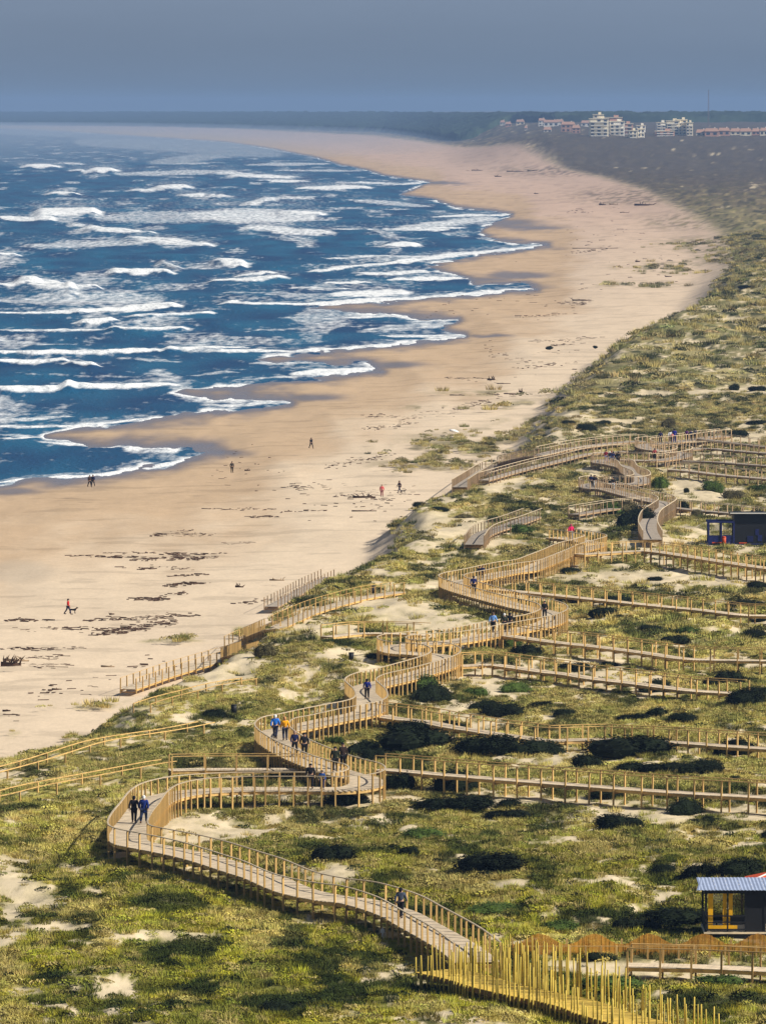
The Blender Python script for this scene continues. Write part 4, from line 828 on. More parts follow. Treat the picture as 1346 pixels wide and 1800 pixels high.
PEOPLE = [ # u, feet v, face deg (0 = towards camera), jacket, trousers, pose, coat, hair, scale, walk index, label
 (236, 1447, 175, BLK, BLK, 1, True, BLK, 1.04, 0, 'person in a long black coat on the lowest bend, left of a blue-coated one'),
 (253, 1448, 172, (0.012, 0.03, 0.17), (0.02, 0.03, 0.07), 2, True, G, 1.08, 0, 'white-haired person in a dark blue coat on the lowest bend'),
 (704, 1614, 165, (0.06, 0.075, 0.11), BLK, 1, False, BLK, 1.02, 0, 'lone person in a slate grey jacket walking on the lower ramp'),
 (484, 1299, 170, (0.02, 0.16, 0.62), (0.015, 0.02, 0.05), 1, False, G, 1.06, 0, 'white-haired person in a bright blue jacket on the left bend'),
 (501, 1302, 185, (0.80, 0.36, 0.01), (0.03, 0.035, 0.06), 2, False, (0.5, 0.25, 0.1), 1.04, 0, 'person in an orange yellow jacket beside the bright blue one'),
 (518, 1326, 10, NAVY, BLK, 1, False, (0.3, .2, .15), 1.0, 0, 'person in navy following the orange jacket down the ramp'),
 (535, 1331, 10, BLK, BLK, 0, False, BLK, 1.04, 0, 'person in black with a light bag hand, right of the navy one'),
 (589, 1357, 0, (.02, .025, .015), BLK, 0, True, BLK, 1.05, 0, 'left one of two dark-clothed people above the lower hairpin'),
 (608, 1352, 20, (.03, .018, .014), BLK, 0, True, BLK, 1.10, 0, 'right one of two dark-clothed people above the lower hairpin'),
 (546, 1386, 0, BLK, BLK, 0, False, BLK, 1.0, 0, 'person in black behind the posts of the front row'),
 (566, 1388, 0, (0.02, .07, .25), NAVY, 3, False, BLK, .78, 0, 'child in blue behind the posts of the front row'),
 (645, 1229, 180, (0.012, 0.02, 0.16), BLK, 3, False, BLK, .95, 0, 'person in dark blue bending over at the narrow bend'),
 (832, 1044, 175, (0.015, 0.02, 0.10), BLK, 1, False, BLK, 1.05, 0, 'lone person in navy on the upper left bend of the main boardwalk'),
 (849, 1020, 0, BLK, BLK, 0, False, BLK, .85, 0, 'left one of a dark pair behind the upper bend railing'), (857, 1019, 0, NAVY, BLK, 2, False, BLK, .85, 0, 'right one of a dark pair behind the upper bend railing'),
 (866, 1112, 160, (0.18, 0.36, 0.75), BLK, 1, False, (.1, .06, .04), 1.08, 0, 'person in a light blue jacket near the right bend'), (886, 1111, 185, (.03, .035, .025), BLK, 2, False, G, 1.0, 0, 'person in dark clothes and a white cap near the right bend'), (896, 1110, 175, BLK, BLK, 0, False, BLK, 1.0, 0, 'person in black close behind the white cap'),
 (911, 1088, 0, BLK, BLK, 1, False, BLK, 1.0, 0, 'person in black alone above the light blue jacket'), (1003, 949, 180, (0.75, 0.02, 0.13), (.2, .2, .2), 1, False, (.4, .04, .1), 1.05, 0, 'person in a bright pink-red jacket on the upper landing'),
 (1077, 816, 180, NAVY, (.05, .06, .1), 1, False, BLK, 1.05, 1, 'leftmost of the group on the middle landing, in navy'), (1089, 816, 180, BLK, BLK, 2, False, BLK, 1.05, 1, 'person in black, second from left on the middle landing'), (1108, 812, 0, (.20, .015, .03), (.15, .15, .3), 1, False, BLK, 1.0, 1, 'person in a dark red top on the middle landing'),
 (1117, 813, 0, (.03, .02, .08), (.1, .2, .4), 2, False, (.2, .02, .02), 1.0, 1, 'person in dark purple on the middle landing beside a child'), (1126, 815, 180, (.03, .25, .55), (.03, .03, .1), 0, False, BLK, .72, 1, 'child in bright light blue on the middle landing'),
 (1038, 857, 180, NAVY, BLK, 0, False, BLK, 1.0, 1, 'left one of three at the left bend under the middle landing'), (1045, 857, 0, BLK, (.6, .6, .6), 0, False, BLK, .95, 1, 'middle one of three at the left bend, in pale trousers'), (1051, 856, 0, (.22, .02, .03), BLK, 0, False, BLK, .9, 1, 'right one of three at the left bend, in dark red'), (1077, 861, 0, BLK, (.4, .4, .4), 1, False, BLK, .95, 1, 'lone dark figure on the sloping part of the upper boardwalk'),
 (1160, 779, 180, NAVY, BLK, 0, False, BLK, 1.05, 1, 'dark upright figure at the left of the top landing'), (1177, 777, 180, (.75, .75, .75), NAVY, 1, False, BLK, 1.0, 1, 'person in white on the top landing'), (1188, 778, 180, (.01, .015, .22), (.01, .015, .2), 0, True, BLK, 1.2, 1, 'tall figure in royal blue on the top landing'), (1195, 779, 180, (.6, .2, .2), NAVY, 0, False, (.3, .2, .15), .85, 1, 'small figure in pink on the top landing'), (1213, 774, 0, NAVY, BLK, 0, False, BLK, .9, 1, 'dark figure right of the group on the top landing'), (1206, 774, 180, (.08, .02, .12), BLK, 0, False, BLK, .95, 1, 'purple-clothed figure between the pink one and a dark one on the top landing'), (1221, 773, 180, (.1, .1, .12), BLK, 2, False, BLK, .95, 1, 'grey figure farthest right on the top landing'), (1099, 813, 180, (.12, .10, .09), (.3, .3, .32), 0, False, G, .95, 1, 'grey-brown figure third from left on the middle landing'), (1147, 808, 180, (.3, .05, .05), BLK, 1, False, BLK, .95, 1, 'red figure walking right of the middle landing group'),
]
for (u, v, fc, jc, tc_, ps, ct, hr, s, wi, lb) in PEOPLE:
    x, y, z = hit(u, v, WALKS[wi]['dh'], lf=True)
    p = min(WALKS[wi]['path'], key=lambda q: (q.x-x)**2+(q.y-y)**2)
    dx, dy = x-p.x, y-p.y; d = math.hypot(dx, dy); lim = WALKS[wi]['w']/2-.35
    if d > lim: x, y = p.x+dx*lim/d, p.y+dy*lim/d
    person(x, y, p.z, fc, jc, tc_, lb, ps, ct, hr, s)
BEACH = [(120, 1080, 80, (.45, .02, .015), (.02, .02, .05), 1, 'beach walker in red and dark blue with a black dog', (.03, .02, .02)), (158, 856, 30, (.03, .02, .02), BLK, 1, 'left one of the couple at the water edge', BLK), (164, 855, -20, NAVY, BLK, 2, 'right one of the couple at the water edge', BLK),
 (547, 788, 40, BLK, BLK, 1, 'lone dark figure far up the middle of the beach', BLK), (408, 831, 20, (.05, .04, .03), (.04, .03, .02), 0, 'lone brownish figure on the beach left of the middle', BLK), (671, 873, 0, (.6, .12, .12), (.3, .1, .1), 0, 'figure in pink near the driftwood heap', (.2, .1, .05)), (702, 866, -60, (.08, .05, .05), (.03, .03, .06), 1, 'dark figure leading a small dog near the dune spur', BLK)]
for (u, v, fc, jc, tc_, ps, lb, hr) in BEACH:
    x, y, z = hit(u, v); person(x, y, z-.02, fc, jc, tc_, lb, ps, False, hr, 1.0, group='people on the open beach')
def dog(u, v, fc, s, label):
    x, y, z = hit(u, v); r = empty('dog', (x, y, z+.01), R(fc)); r.scale = (s, s, s); tag(r, label, 'dog', 'dogs on the beach')
    N = [(0, .32, .50, .10), (0, .05, .46, .105), (0, -.22, .47, .135), (0, -.36, .60, .075), (0, -.47, .70, .075, .07), (0, -.58, .675, .042), (0, -.65, .665, .03)]
    E = [(i, i+1) for i in range(6)]
    for sx in (-1, 1):
        i = len(N); N += [(sx*.08, .36, .40, .07), (sx*.085, .30, .28, .042), (sx*.085, .41, .19, .026), (sx*.085, .38, .05, .022), (sx*.085, .33, .02, .025)]; E += [(0, i), (i, i+1), (i+1, i+2), (i+2, i+3), (i+3, i+4)]
        i = len(N); N += [(sx*.08, -.24, .36, .055), (sx*.08, -.20+sx*.05, .22, .03), (sx*.08, -.23+sx*.08, .05, .022), (sx*.08, -.28+sx*.08, .02, .025)]; E += [(2, i), (i, i+1), (i+1, i+2), (i+2, i+3)]
        N.append((sx*.055, -.44, .79, .018)); E.append((4, len(N)-1))
    i = len(N); N += [(0, .45, .56, .03), (0, .60, .66, .018), (0, .70, .76, .012)]; E += [(0, i), (i, i+1), (i+1, i+2)]
    me = skin_mesh(N, E, [0], 1, 'body'); link('body', me, r, cmat((.015, .012, .012)))
    b = MB(); b.V = []; b.ell((0, -.385, .60), (.085, .05, .085), 8, 4); b.build('collar', cmat((.3, .02, .02)), r)
dog(129, 1079, 75, .95, 'black dog walking beside the red-jacketed beach walker')
dog(709, 867, 80, .7, 'small dark dog beside the figure near the dune spur')

# ------------------------------------------------------------------ yellow hut, bottom right
def S(u, v0, v1, y): return (v1-v0)*y/FPX
M['black'] = mat('dark_panel', (0.010, 0.011, 0.014), .6, .3); M['yellow'] = mat('yellow_panel', (0.80, 0.42, 0.01), .5, .3, (3, .12, 3)); M['navy'] = mat('navy_panel', (0.012, 0.018, 0.10), .5, .3, (2, .3, 3))
M['roofblue'] = mat('blue_roof_sheet', (0.36, 0.43, 0.60), .45, .5, (1.5, .12, 3)); M['red'] = mat('red_roof', (0.62, 0.085, 0.015), .6, .3, (2, .1, 3)); M['white'] = mat('white_paint', (.78, .76, .72), .5, .3)
M['glass'] = bpy.data.materials.new('glass'); M['glass'].use_nodes = True
gn = M['glass'].node_tree; gn.nodes.clear(); go_ = gn.nodes.new('ShaderNodeOutputMaterial'); gt = gn.nodes.new('ShaderNodeBsdfTransparent'); gt.inputs[0].default_value = (.72, .74, .75, 1); gg = gn.nodes.new('ShaderNodeBsdfGlossy'); gg.inputs['Roughness'].default_value = .05; gm_ = gn.nodes.new('ShaderNodeMixShader'); gm_.inputs[0].default_value = .1
gn.links.new(gt.outputs[0], gm_.inputs[1]); gn.links.new(gg.outputs[0], gm_.inputs[2]); gn.links.new(gm_.outputs[0], go_.inputs[0])
def part(name, parent, m, *boxes, kind=None):
    b = MB()
    for bx in boxes: b.box(*bx)
    o = b.build(name, M[m], parent)
    if kind: o['kind'] = kind
    return o
hx, hy, hz = hit(1238, 1640, 0.35, lf=True); k = FPX/hy   # px per metre
root = empty('beach_hut', (hx, hy, hz)); tag(root, 'yellow and black beach hut under a blue corrugated roof at the right edge', 'hut', 'beach huts')
Wd, Dp_, Ht = 5.2, 3.4, 2.42
part('floor', root, 'deck', (Wd/2, Dp_/2, 0.0, Wd+.1, Dp_+.1, .10)); part('skirt', root, 'black', (Wd/2, .06, -.32, Wd, .05, .5), (Wd/2, Dp_-.06, -.32, Wd, .05, .5), kind='stuff')
for xx in (0.06, 1.30, 2.32, 3.42, 5.1):
    for yy_ in (0.05, Dp_-.05): part('post', root, 'black', (xx, yy_, Ht/2-.2, .12 if xx != 1.3 else .08, .1, Ht+.4))
for yy_ in (0.05, Dp_-.05): part('beam', root, 'black', (Wd/2, yy_, Ht-.05, Wd+.1, .14, .2))
part('side_wall', root, 'black', (.05, Dp_/2, .5, .04, Dp_-.2, 1.0))
for i_, (a, b_) in enumerate(((.18, .46), (1.02, 1.24), (1.36, 1.58))): part('yellow_shutter', root, 'yellow', ((a+b_)/2, .06+.012*i_, 1.28, b_-a, .035, 1.95))
part('low_panel', root, 'yellow', (1.02, .02, .34, 1.66, .03, .20)); part('rail', root, 'black', (1.2, -.02, .62, 2.3, .05, .07)); part('rail', root, 'black', (1.2, -.02, .98, 2.3, .05, .07)); part('rail', root, 'black', (1.2, -.025, .20, 2.3, .05, .06))
part('window_pane', root, 'glass', (.74, .07, 1.6, .56, .01, 1.2)); part('window_pane', root, 'glass', (1.94, .07, 1.6, .70, .01, 1.2)); part('counter', root, 'black', (1.9, .25, .72, .9, .4, .5))
part('table', root, 'black', (.75, 1.4, .45, .7, .7, .06), (.75, 1.4, .2, .08, .08, .5), kind='stuff')
part('front_wall', root, 'black', (2.87, .06, 1.2, 1.02, .06, 2.3)); part('back_wall', root, 'black', (3.9, Dp_-.1, 1.2, 2.5, .06, 2.3)); 
ro = empty('roof', (0, 0, 0)); ro.parent = root
b = MB(); n = 60
for i in range(n):
    x0 = -.5+(Wd+1.0)*i/n; x1 = -.5+(Wd+1.0)*(i+1)/n; z0 = .03*(i % 2); z1 = .03*((i+1) % 2); q = len(b.V)
    xs0, xs1 = x0+.35*(1-i/n)*0, x1
    b.V += [(x0, -.35, Ht+.08+z0), (x1, -.35, Ht+.08+z1), (x1+(.45 if i < 2 else 0), Dp_+.3, Ht+.26+z1), (x0+(.45 if i < 2 else 0), Dp_+.3, Ht+.26+z0)]; b.F.append((q, q+1, q+2, q+3))
    b.V += [(vx, vy, vz-.02) for vx, vy, vz in b.V[q:q+4]]; b.F.append((q+7, q+6, q+5, q+4)); b.F.append((q, q+4, q+5, q+1))
b.build('roof_sheet', M['roofblue'], ro)
b = MB()
for i in range(7):
    for j_ in range(3): b.ell((.6+i*.7, .2+j_*1.1, Ht+.13+j_*.055), (.035, .035, .025), 6, 3)
sc_ = b.build('roof_screws', M['white'], ro); sc_['kind'] = 'stuff'
la_ = MB()
for i in range(14): la_.box(4.2, .03, .25+i*.15, 1.45, .02, .03)
for i in range(10): la_.box(3.52+i*.15, .05, 1.2, .03, .02, 2.1)
lo = la_.build('lattice', M['navy'], root); lo['kind'] = 'stuff'
# red awning hut behind
rx, ry_, rz_ = hx+2.75, hy+6.5, hz-.72
root = empty('red_awning', (rx, ry_, rz_)); tag(root, 'red orange pitched awning with a white edge rising behind the blue hut roof', 'awning')
b = MB(); b.V = [(0, -1.4, 2.9), (5, -1.4, 2.9), (5, 1.4, 2.9), (0, 1.4, 2.9), (1.9, 0, 3.5), (4, 0, 3.5)]; b.F = [(0, 1, 5, 4), (1, 2, 5), (2, 3, 4, 5), (3, 0, 4), (0, 3, 2, 1)]; b.build('canopy', M['red'], root)
b = MB(); b.tube((0, -1.42, 2.93), (1.9, -.02, 3.55), .05, .05); b.tube((1.9, 0, 3.55), (4, 0, 3.55), .05, .05); b.build('white_edge', M['white'], root)
for xx in (.3, 4.6):
    for yy_ in (-1.2, 1.2): part('post', root, 'black', (xx, yy_, 1.35, .1, .1, 3.1))
# ------------------------------------------------------------------ dark blue hut
hx, hy, hz = hit(1243, 955, 0.2, lf=True); root = empty('beach_hut', (hx, hy, hz)); tag(root, 'dark blue beach hut with a flat white-edged roof among the upper dunes', 'hut', 'beach huts')
m_ = hy/FPX
def bw(u): return (u-1243)*m_
HT2 = 52*m_; H1 = 38*m_
part('low_wall', root, 'navy', (bw(1266), .04, .45, bw(1290), .08, .95)); part('floor', root, 'navy', (bw(1320), 1.4, -.15, bw(1400), 2.9, .3))
for uu in (1245, 1267, 1289): part('post', root, 'navy', (bw(uu), .0, H1/2, .16, .16, H1)); part('post', root, 'navy', (bw(uu), 2.7, H1/2, .16, .16, H1))
part('beam', root, 'navy', (bw(1266), 0, H1-.02, bw(1291), .2, .22)); part('beam', root, 'navy', (bw(1266), 2.7, H1-.02, bw(1291), .2, .22))
part('window_pane', root, 'glass', (bw(1256), .02, H1*.62, bw(1260), .02, H1*.5)); part('window_pane', root, 'glass', (bw(1278), .02, H1*.62, bw(1260), .02, H1*.5))
part('main_wall', root, 'black', (bw(1345), .1, HT2/2-.05, bw(1353), .1, HT2-.1)); part('side_wall', root, 'black', (bw(1290)+.02, 1.4, HT2/2-.05, .08, 2.5, HT2-.1)); part('back_wall', root, 'black', (bw(1345), 2.7, HT2/2-.05, bw(1353), .08, HT2-.1))
part('roof', root, 'black', (bw(1343), 1.3, HT2+.02, bw(1365), 3.3, .12)); part('white_edge', root, 'white', (bw(1343), -.36, HT2+.1, bw(1365), .06, .12))
for q, (uu, z0, wd) in enumerate(((1318, .5, .7), (1335, .6, .5), (1352, .45, .8), (1330, 1.3, .4))): part('blue_glint', root, 'navy', (bw(uu), .03, z0, wd, .05, .7))  # navy boxes added on the wall in place of blue glints
part('awning_strip', root, 'red', (bw(1262), -.08, .08, 1.5, .05, .12)); part('awning_strip', root, 'red', (bw(1305), -.08, .05, .9, .05, .1))
b = MB(); rr_ = .26; rootb = empty('red_bin', (hx+bw(1271), hy-.5, hz-.2)); tag(rootb, 'red upright bin standing in front of the dark blue hut', 'bin')
b.tube((0, 0, 0), (0, 0, .95), rr_*.9, rr_, 12); b.build('body', M['red'], rootb, True); b = MB(); b.tube((0, 0, .95), (0, 0, 1.05), rr_*1.1, rr_*.7, 12); b.build('lid', M['red'], rootb, True)

# ------------------------------------------------------------------ bins and small posts in the dunes
def bin_(u, v, s, label):
    x, y, z = hit(u, v); r = empty('litter_bin', (x, y, z)); tag(r, label, 'bin', 'black litter bins in the dune grass')
    b = MB(); b.tube((0, .0, 0), (0, 0, .35), .04, .04); b.build('post', M['beam'], r)
    b = MB(); b.tube((0, 0, .3), (0.02, 0, .95*s), .20, .24, 10); b.build('bucket', M['black'], r, True); b = MB(); b.tube((0.02, 0, .95*s), (.02, 0, 1.0*s), .26, .26, 10); b.build('rim', M['black'], r, True)
bin_(411, 1259, .95, 'black litter bin standing in grass left of the orange-jacket bend'); bin_(617, 1165, .9, 'black litter bin in grass left of the narrow boardwalk loop'); bin_(655, 1048, 1.1, 'black litter bin by the handrail on the dune top')
x, y, z = hit(672, 1649); r = empty('marker_post', (x, y, z)); tag(r, 'little white marker post in grass just below the lower ramp', 'post'); part('stake', r, 'white', (0, 0, .3, .09, .09, .6)); part('plate', r, 'white', (0, -.06, .42, .24, .03, .2))
x, y, z = hit(797, 760); r = empty('beached_board', (x, y, z)); tag(r, 'small white oval object lying on sand above the green beach flat', 'board')
b = MB(); b.ell((0, 0, .22), (.85, .5, .28), 14, 6); o_ = b.build('hull', M['white'], r, True); o_.rotation_euler = (0, R(14), 0); part('keel', r, 'white', (0, 0, .50, .9, .05, .06))

# ------------------------------------------------------------------ driftwood
M['drift'] = mat('driftwood', (0.075, 0.045, 0.030), .9, .1, (3, .5, 4)); M['driftpale'] = mat('pale_driftwood', (0.30, 0.22, 0.14), .85, .1, (3, .3, 4))
def drift(u, v, wp, hp, n, label, m='drift'):
    x, y, z = hit(u, v); s = y/FPX; W = wp*s; Hh = hp*s; r = empty('driftwood', (x, y, z)); tag(r, label, 'driftwood', 'driftwood washed up on the beach')
    rs = random.Random(int(u*7+v)); b = MB(); a = (-W/2, 0, Hh*.25); c = (W/2, rs.uniform(-.4, .4), Hh*.2); b.tube(a, c, max(.10, Hh*.22), max(.06, Hh*.12), 7); b.build('log', M[m], r, True)
    for k in range(n):
        t = rs.uniform(-.45, .45); p0 = Vector((W*t, 0, Hh*.2)); p1 = p0+Vector((rs.uniform(-.35, .35)*W, rs.uniform(-.5, .5), Hh*rs.uniform(.2, .9))); b = MB(); pm_ = p0.lerp(p1, .5)+Vector((rs.uniform(-.1, .1), 0, rs.uniform(0, .1)))
        b.tube(p0, pm_, Hh*.07+.03, Hh*.05+.02, 5); b.tube(pm_, p1, Hh*.05+.02, .012, 5); b.build('branch', M[m], r, True)
for a in [(20, 1172, 36, 20, 12, 'big dark root heap at the left edge of the beach'), (30, 1163, 44, 12, 8, 'pale tangle of branches beside the dark root heap', 'driftpale'), (421, 1033, 14, 9, 5, 'small dark stump standing alone on mid beach'), (487, 1021, 26, 7, 5, 'grey forked branch just right of a lone stump', 'driftpale'), (197, 1081, 8, 6, 3, 'small dark lump on the wrack line right of the dog'),
  (640, 876, 40, 10, 8, 'dark log heap beside the pink figure'), (640, 899, 44, 4, 2, 'straight thin log below the log heap'), (435, 828, 10, 6, 3, 'small forked stick right of the brownish figure'), (863, 669, 14, 9, 5, 'forked dark branch on the upper beach'), (900, 693, 30, 4, 2, 'thin log near the green strip on the upper beach'), (915, 690, 6, 8, 3, 'upright stick at the end of a thin log'), (803, 695, 26, 3, 1, 'short straight log alone on the upper beach'), (885, 675, 24, 4, 2, 'short log right of the forked dark branch'),
  (1131, 362, 34, 9, 8, 'largest dark wreck heap far along the beach'), (1058, 361, 12, 7, 4, 'dark lump left of the far wreck heap'), (1078, 360, 16, 5, 4, 'ragged dark lump next to the far wreck heap', 'driftpale'), (1097, 374, 16, 3, 2, 'thin dark streak of wood under the far wreck heap'), (1120, 461, 8, 7, 3, 'dark round lump alone on the wide sand'), (1174, 487, 12, 5, 3, 'dark lump near the dune foot on the wide sand'), (1045, 437, 80, 3, 3, 'long thin log line across the wide sand'), (875, 311, 12, 5, 3, 'dark lump farthest left on the distant beach'), (838, 300, 20, 4, 2, 'short dark log on the distant beach'), (905, 302, 30, 4, 2, 'left half of a long dark log on the distant beach'), (935, 301, 18, 4, 2, 'right half of a long dark log on the distant beach'), (1022, 529, 34, 6, 5, 'brown wrack heap on sand before the big dune'), (942, 341, 8, 4, 2, 'tiny dark lump on the distant beach'), (1107, 488, 8, 3, 2, 'tiny dark stick on the wide sand'), (12, 1250, 14, 3, 1, 'little dark stick near the bottom left of the beach'), (98, 1212, 12, 3, 1, 'little dark stick left of the lowest walkway'), (190, 1172, 24, 4, 1, 'curved pale branch alone on clean sand', 'driftpale')]:
    drift(*a)
DEB = [(20, 1078, 80, 1080, 2, 70), (150, 1081, 200, 1079, 1.5, 40), (200, 1078, 335, 1070, 4, 160), (80, 1094, 130, 1096, 2, 40), (130, 1098, 250, 1096, 5, 90), (170, 1105, 230, 1100, 3, 60), (220, 1095, 310, 1080, 6, 130), (10, 1132, 140, 1130, 2.5, 110), (60, 1148, 110, 1145, 3, 50), (40, 1160, 90, 1162, 3, 50), (85, 1165, 120, 1160, 1.5, 20), (235, 1042, 295, 1042, 2.5, 80), (290, 1038, 340, 1028, 1.5, 30), (305, 1001, 355, 999, 1.5, 50), (295, 1017, 350, 1014, 3, 90), (135, 963, 250, 967, 1.5, 100), (190, 958, 390, 962, 2, 120), (240, 970, 380, 968, 3, 170), (200, 985, 340, 988, 3, 50), (265, 925, 370, 927, 2.5, 110), (320, 920, 350, 922, 4, 30), (400, 945, 435, 943, 2, 35), (370, 880, 480, 882, 1.5, 60), (440, 895, 485, 896, 1.5, 40), (500, 845, 580, 850, 5, 60), (590, 862, 680, 868, 5, 100), (500, 888, 560, 890, 2, 25), (580, 810, 690, 790, 4, 120), (640, 720, 700, 722, 3, 60), (700, 730, 860, 700, 5, 170), (650, 745, 720, 735, 3, 60), (790, 655, 860, 658, 3, 60), (850, 685, 920, 690, 3, 60), (920, 640, 980, 636, 3, 50), (1000, 440, 1060, 436, 2, 40), (940, 595, 1050, 590, 2.5, 90), (990, 528, 1040, 527, 3, 80), (920, 548, 990, 545, 2, 40), (1060, 355, 1100, 358, 3, 50), (1000, 370, 1050, 372, 2, 20), (820, 300, 950, 302, 1.5, 40), (1080, 365, 1140, 363, 2, 30), (1100, 500, 1170, 496, 2, 30), (960, 602, 1020, 600, 2, 40), (30, 1090, 60, 1100, 6, 12), (60, 1220, 300, 1160, 18, 60), (420, 1050, 480, 1046, 4, 40), (0, 1255, 40, 1250, 6, 14), (380, 800, 700, 900, 40, 120), (860, 610, 1040, 640, 20, 90), (750, 540, 1100, 500, 30, 90), (1000, 400, 1240, 480, 35, 90), (680, 870, 740, 850, 8, 30)]
b = MB()
for (u0, v0, u1, v1, sp_, n) in DEB:
    for _ in range(int(n*.55)):
        t = random.random(); u = u0+(u1-u0)*t+random.gauss(0, 8); v = v0+(v1-v0)*t+math.sin(t*9+u0)*sp_*.5+random.gauss(0, sp_*.75)*(1-abs(t-.5))
        x, y = unproj(u, v, 2.2)
        if x > xedge(y)-1: continue
        z = 2.2*(1-math.exp(-float(sea_sdist(np.array([x]), np.array([y]))[0])/14)) if y < 3000 else 2.2
        s = max(1, y/900); ln = random.uniform(.25, 1.3)*s*random.uniform(.4, 1); an = random.gauss(0, .6)
        b.box(x, y, z+.03, ln, random.uniform(.06, .22)*s, random.uniform(.04, .11)*s, rz=an)
db = b.build('beach_wrack', M['drift']); tag(db, 'dark lines of seaweed and broken wood scattered along the beach', 'wrack', kind='stuff')

# ------------------------------------------------------------------ town on the far ridge
M['cream'] = mat('cream_wall', (0.85, 0.76, 0.56), .8, .2); M['pinkwall'] = mat('pink_wall', (0.55, 0.32, 0.24), .8, .2); M['whitewall'] = mat('white_wall', (0.85, 0.81, 0.72), .8, .2); M['tile'] = mat('red_tiles', (0.36, 0.22, 0.16), .85, .1); M['window'] = mat('window_dark', (0.05, 0.06, 0.08), .3, .5)
def block(u, v, wp, hp, m, label, storeys=4, kind='flat', cat='building', dep=14):
    x, y, z = hit(u, v); s = y/FPX; W, Hh = wp*s, hp*s; r = empty('apartment_building' if kind == 'flat' else 'house', (x, y, z-2)); tag(r, label, cat, 'buildings of the town on the far ridge')
    part('wall', r, m, (0, dep/2, Hh/2+1, W, dep, Hh+2))
    n = max(2, int(W/5)); hs = Hh/storeys
    for q in range(storeys):
        for i in range(n):
            if (q+i) % 5 == 4: continue
            part('window', r, 'window', (-W/2+(i+.5)*W/n, -.06, 2+hs*(q+.5), W/n*.5, .12, hs*.5))
        if kind == 'flat': part('balcony', r, 'whitewall', (0, -.7, 2+hs*q+.15, W*.86, 1.3, .9))
    if kind == 'flat': part('roof', r, 'cream', (0, dep/2, Hh+2.3, W+1, dep+1, .6)); part('stair_tower', r, m, (W*.15, dep/2, Hh+3.6, W*.28, 4, 2.4))
    else:
        b = MB(); b.V = [(-W/2-.5, -.5, Hh+2), (W/2+.5, -.5, Hh+2), (W/2+.5, dep+.5, Hh+2), (-W/2-.5, dep+.5, Hh+2), (-W/2+1, dep/2, Hh+2+3.2), (W/2-1, dep/2, Hh+5.2)]; b.F = [(0, 1, 5, 4), (1, 2, 5), (2, 3, 4, 5), (3, 0, 4), (0, 3, 2, 1)]; b.build('roof', M['tile'], r)
        part('chimney', r, 'whitewall', (W*.25, dep/2+1, Hh+5, 1, 1, 2.4))
for a in [(1052, 239, 34, 30, 'cream', 'tallest cream apartment block with dark balcony openings', 5), (1051, 238, 18, 36, 'cream', 'narrow cream tower rising behind the tallest cream block', 6), (1084, 238, 26, 24, 'whitewall', 'pale apartment block touching the right of the tallest one', 4), (1078, 234, 30, 27, 'pinkwall', 'pinkish block behind the pale blocks in the town centre', 4),
  (1112, 242, 14, 12, 'cream', 'small low cream block, front left of two', 2), (1126, 241, 12, 14, 'whitewall', 'small low cream block, front right of two', 2), (1100, 236, 24, 18, 'pinkwall', 'long pinkish block right of the town centre', 3), (1126, 233, 16, 12, 'whitewall', 'small white block right of the long pinkish one', 2),
  (1162, 234, 18, 18, 'whitewall', 'white apartment block with dark balconies at the left of the right group', 4), (1182, 237, 24, 24, 'cream', 'cream apartment block in the middle of the right group', 5), (1198, 237, 18, 26, 'cream', 'taller cream block right of the middle of the right group', 5), (1211, 238, 12, 22, 'cream', 'rightmost cream block of the right group', 4),
  (1168, 239, 34, 8, 'pinkwall', 'low pinkish row in front of the right group', 2)]:
    block(*a)
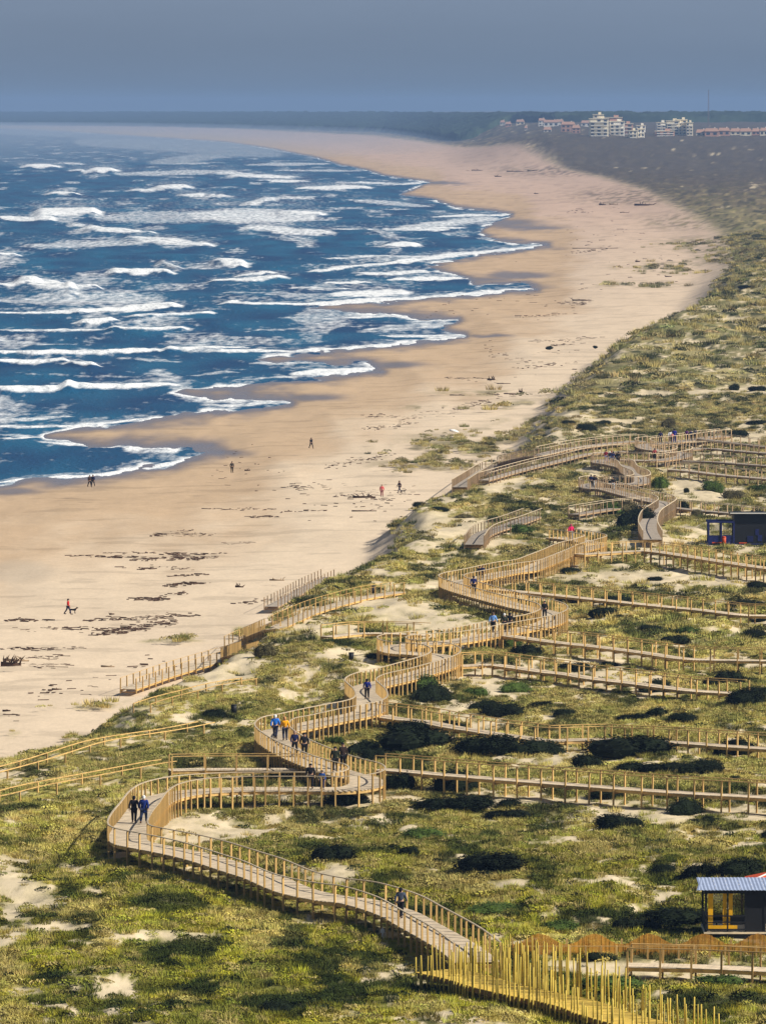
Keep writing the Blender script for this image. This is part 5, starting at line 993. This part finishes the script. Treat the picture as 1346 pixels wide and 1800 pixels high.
for a in [(998, 232, 24, 13, 'pinkwall', 'terracotta house with a broad red front'), (1012, 234, 14, 9, 'pinkwall', 'small terracotta house beside the broad one'), (968, 222, 26, 7, 'whitewall', 'long white house up the slope'), (952, 221, 12, 9, 'whitewall', 'white gabled house left of the long one'), (983, 219, 14, 5, 'whitewall', 'small white house right of the long one'), (914, 219, 14, 5, 'cream', 'cream house on the left slope of the town'), (883, 220, 8, 5, 'whitewall', 'leftmost white house of the town'), (893, 222, 10, 4, 'pinkwall', 'small pinkish house near the leftmost'), (962, 232, 14, 4, 'whitewall', 'low white house in the trees below the long one'), (924, 229, 5, 4, 'whitewall', 'tiny white house in the trees'), (1030, 222, 18, 6, 'whitewall', 'white house behind the terracotta ones'),
  (1232, 238, 18, 5, 'cream', 'first cream house in the row right of the blocks'), (1250, 239, 24, 8, 'pinkwall', 'pink house with the widest roof in the right row'), (1272, 238, 20, 8, 'pinkwall', 'pink house right of the widest roof'), (1292, 237, 18, 6, 'cream', 'cream house in the middle of the right row'), (1310, 238, 20, 7, 'cream', 'cream house third from the right edge'), (1328, 237, 14, 6, 'pinkwall', 'pink house second from the right edge'), (1342, 238, 14, 8, 'cream', 'cream house at the right edge of the picture')]:
    block(*a[:6], storeys=1 if a[3] < 9 else 2, kind='house', cat='house', dep=9)
x, y, z = hit(1267, 232); s = y/FPX; r = empty('radio_mast', (x, y+250, z)); tag(r, 'faint thin lattice mast rising above the right side of the ridge', 'mast')
Hm = 75*s
M['mast'] = mat('mast_steel', (.16, .12, .12), .6, .3)
for sx, sy_ in ((-1, -1), (1, -1), (0, 1)):
    b = MB(); b.tube((sx*1.0, sy_*1.0, 0), (sx*.4, sy_*.4, Hm), .16, .10, 5); b.build('leg', M['mast'], r)
b = MB()
for i in range(24):
    z0 = Hm*i/24; z1 = Hm*(i+1)/24; q0 = 1-.6*i/24; q1 = 1-.6*(i+1)/24; sgn = 1 if i % 2 else -1
    b.tube((sgn*q0, -q0, z0), (-sgn*q1, -q1, z1), .07, .07, 4); b.tube((sgn*q0, -q0, z0), (0, q1, z1), .07, .07, 4)
lt = b.build('lattice', M['mast'], r); lt['kind'] = 'stuff'

# ------------------------------------------------------------------ sea spray hanging over the far surf
mm = bpy.data.materials.new('spray'); mm.use_nodes = True; n_ = mm.node_tree; n_.nodes.clear(); oo = n_.nodes.new('ShaderNodeOutputMaterial'); pp = n_.nodes.new('ShaderNodeVolumePrincipled')
pp.inputs['Color'].default_value = (0.62, 0.74, 0.90, 1); pp.inputs['Density'].default_value = 2.6e-4; n_.links.new(pp.outputs[0], oo.inputs['Volume'])
b = MB(); b.ell((0, 0, 0), (1, 1, 1), 40, 20); so_ = b.build('sea_spray', mm, None, True); so_.location = (-900, 11000, 4); so_.scale = (1300, 6500, 15); tag(so_, 'pale spray haze hanging over the far surf', kind='stuff')
# ------------------------------------------------------------------ haze
b = MB(); TOP = 96.0
b.box(0, 12600, (TOP-4)/2, 9000, 26400, TOP+4); hz_ = b.build('haze', haze_mat()); tag(hz_, kind='stuff')
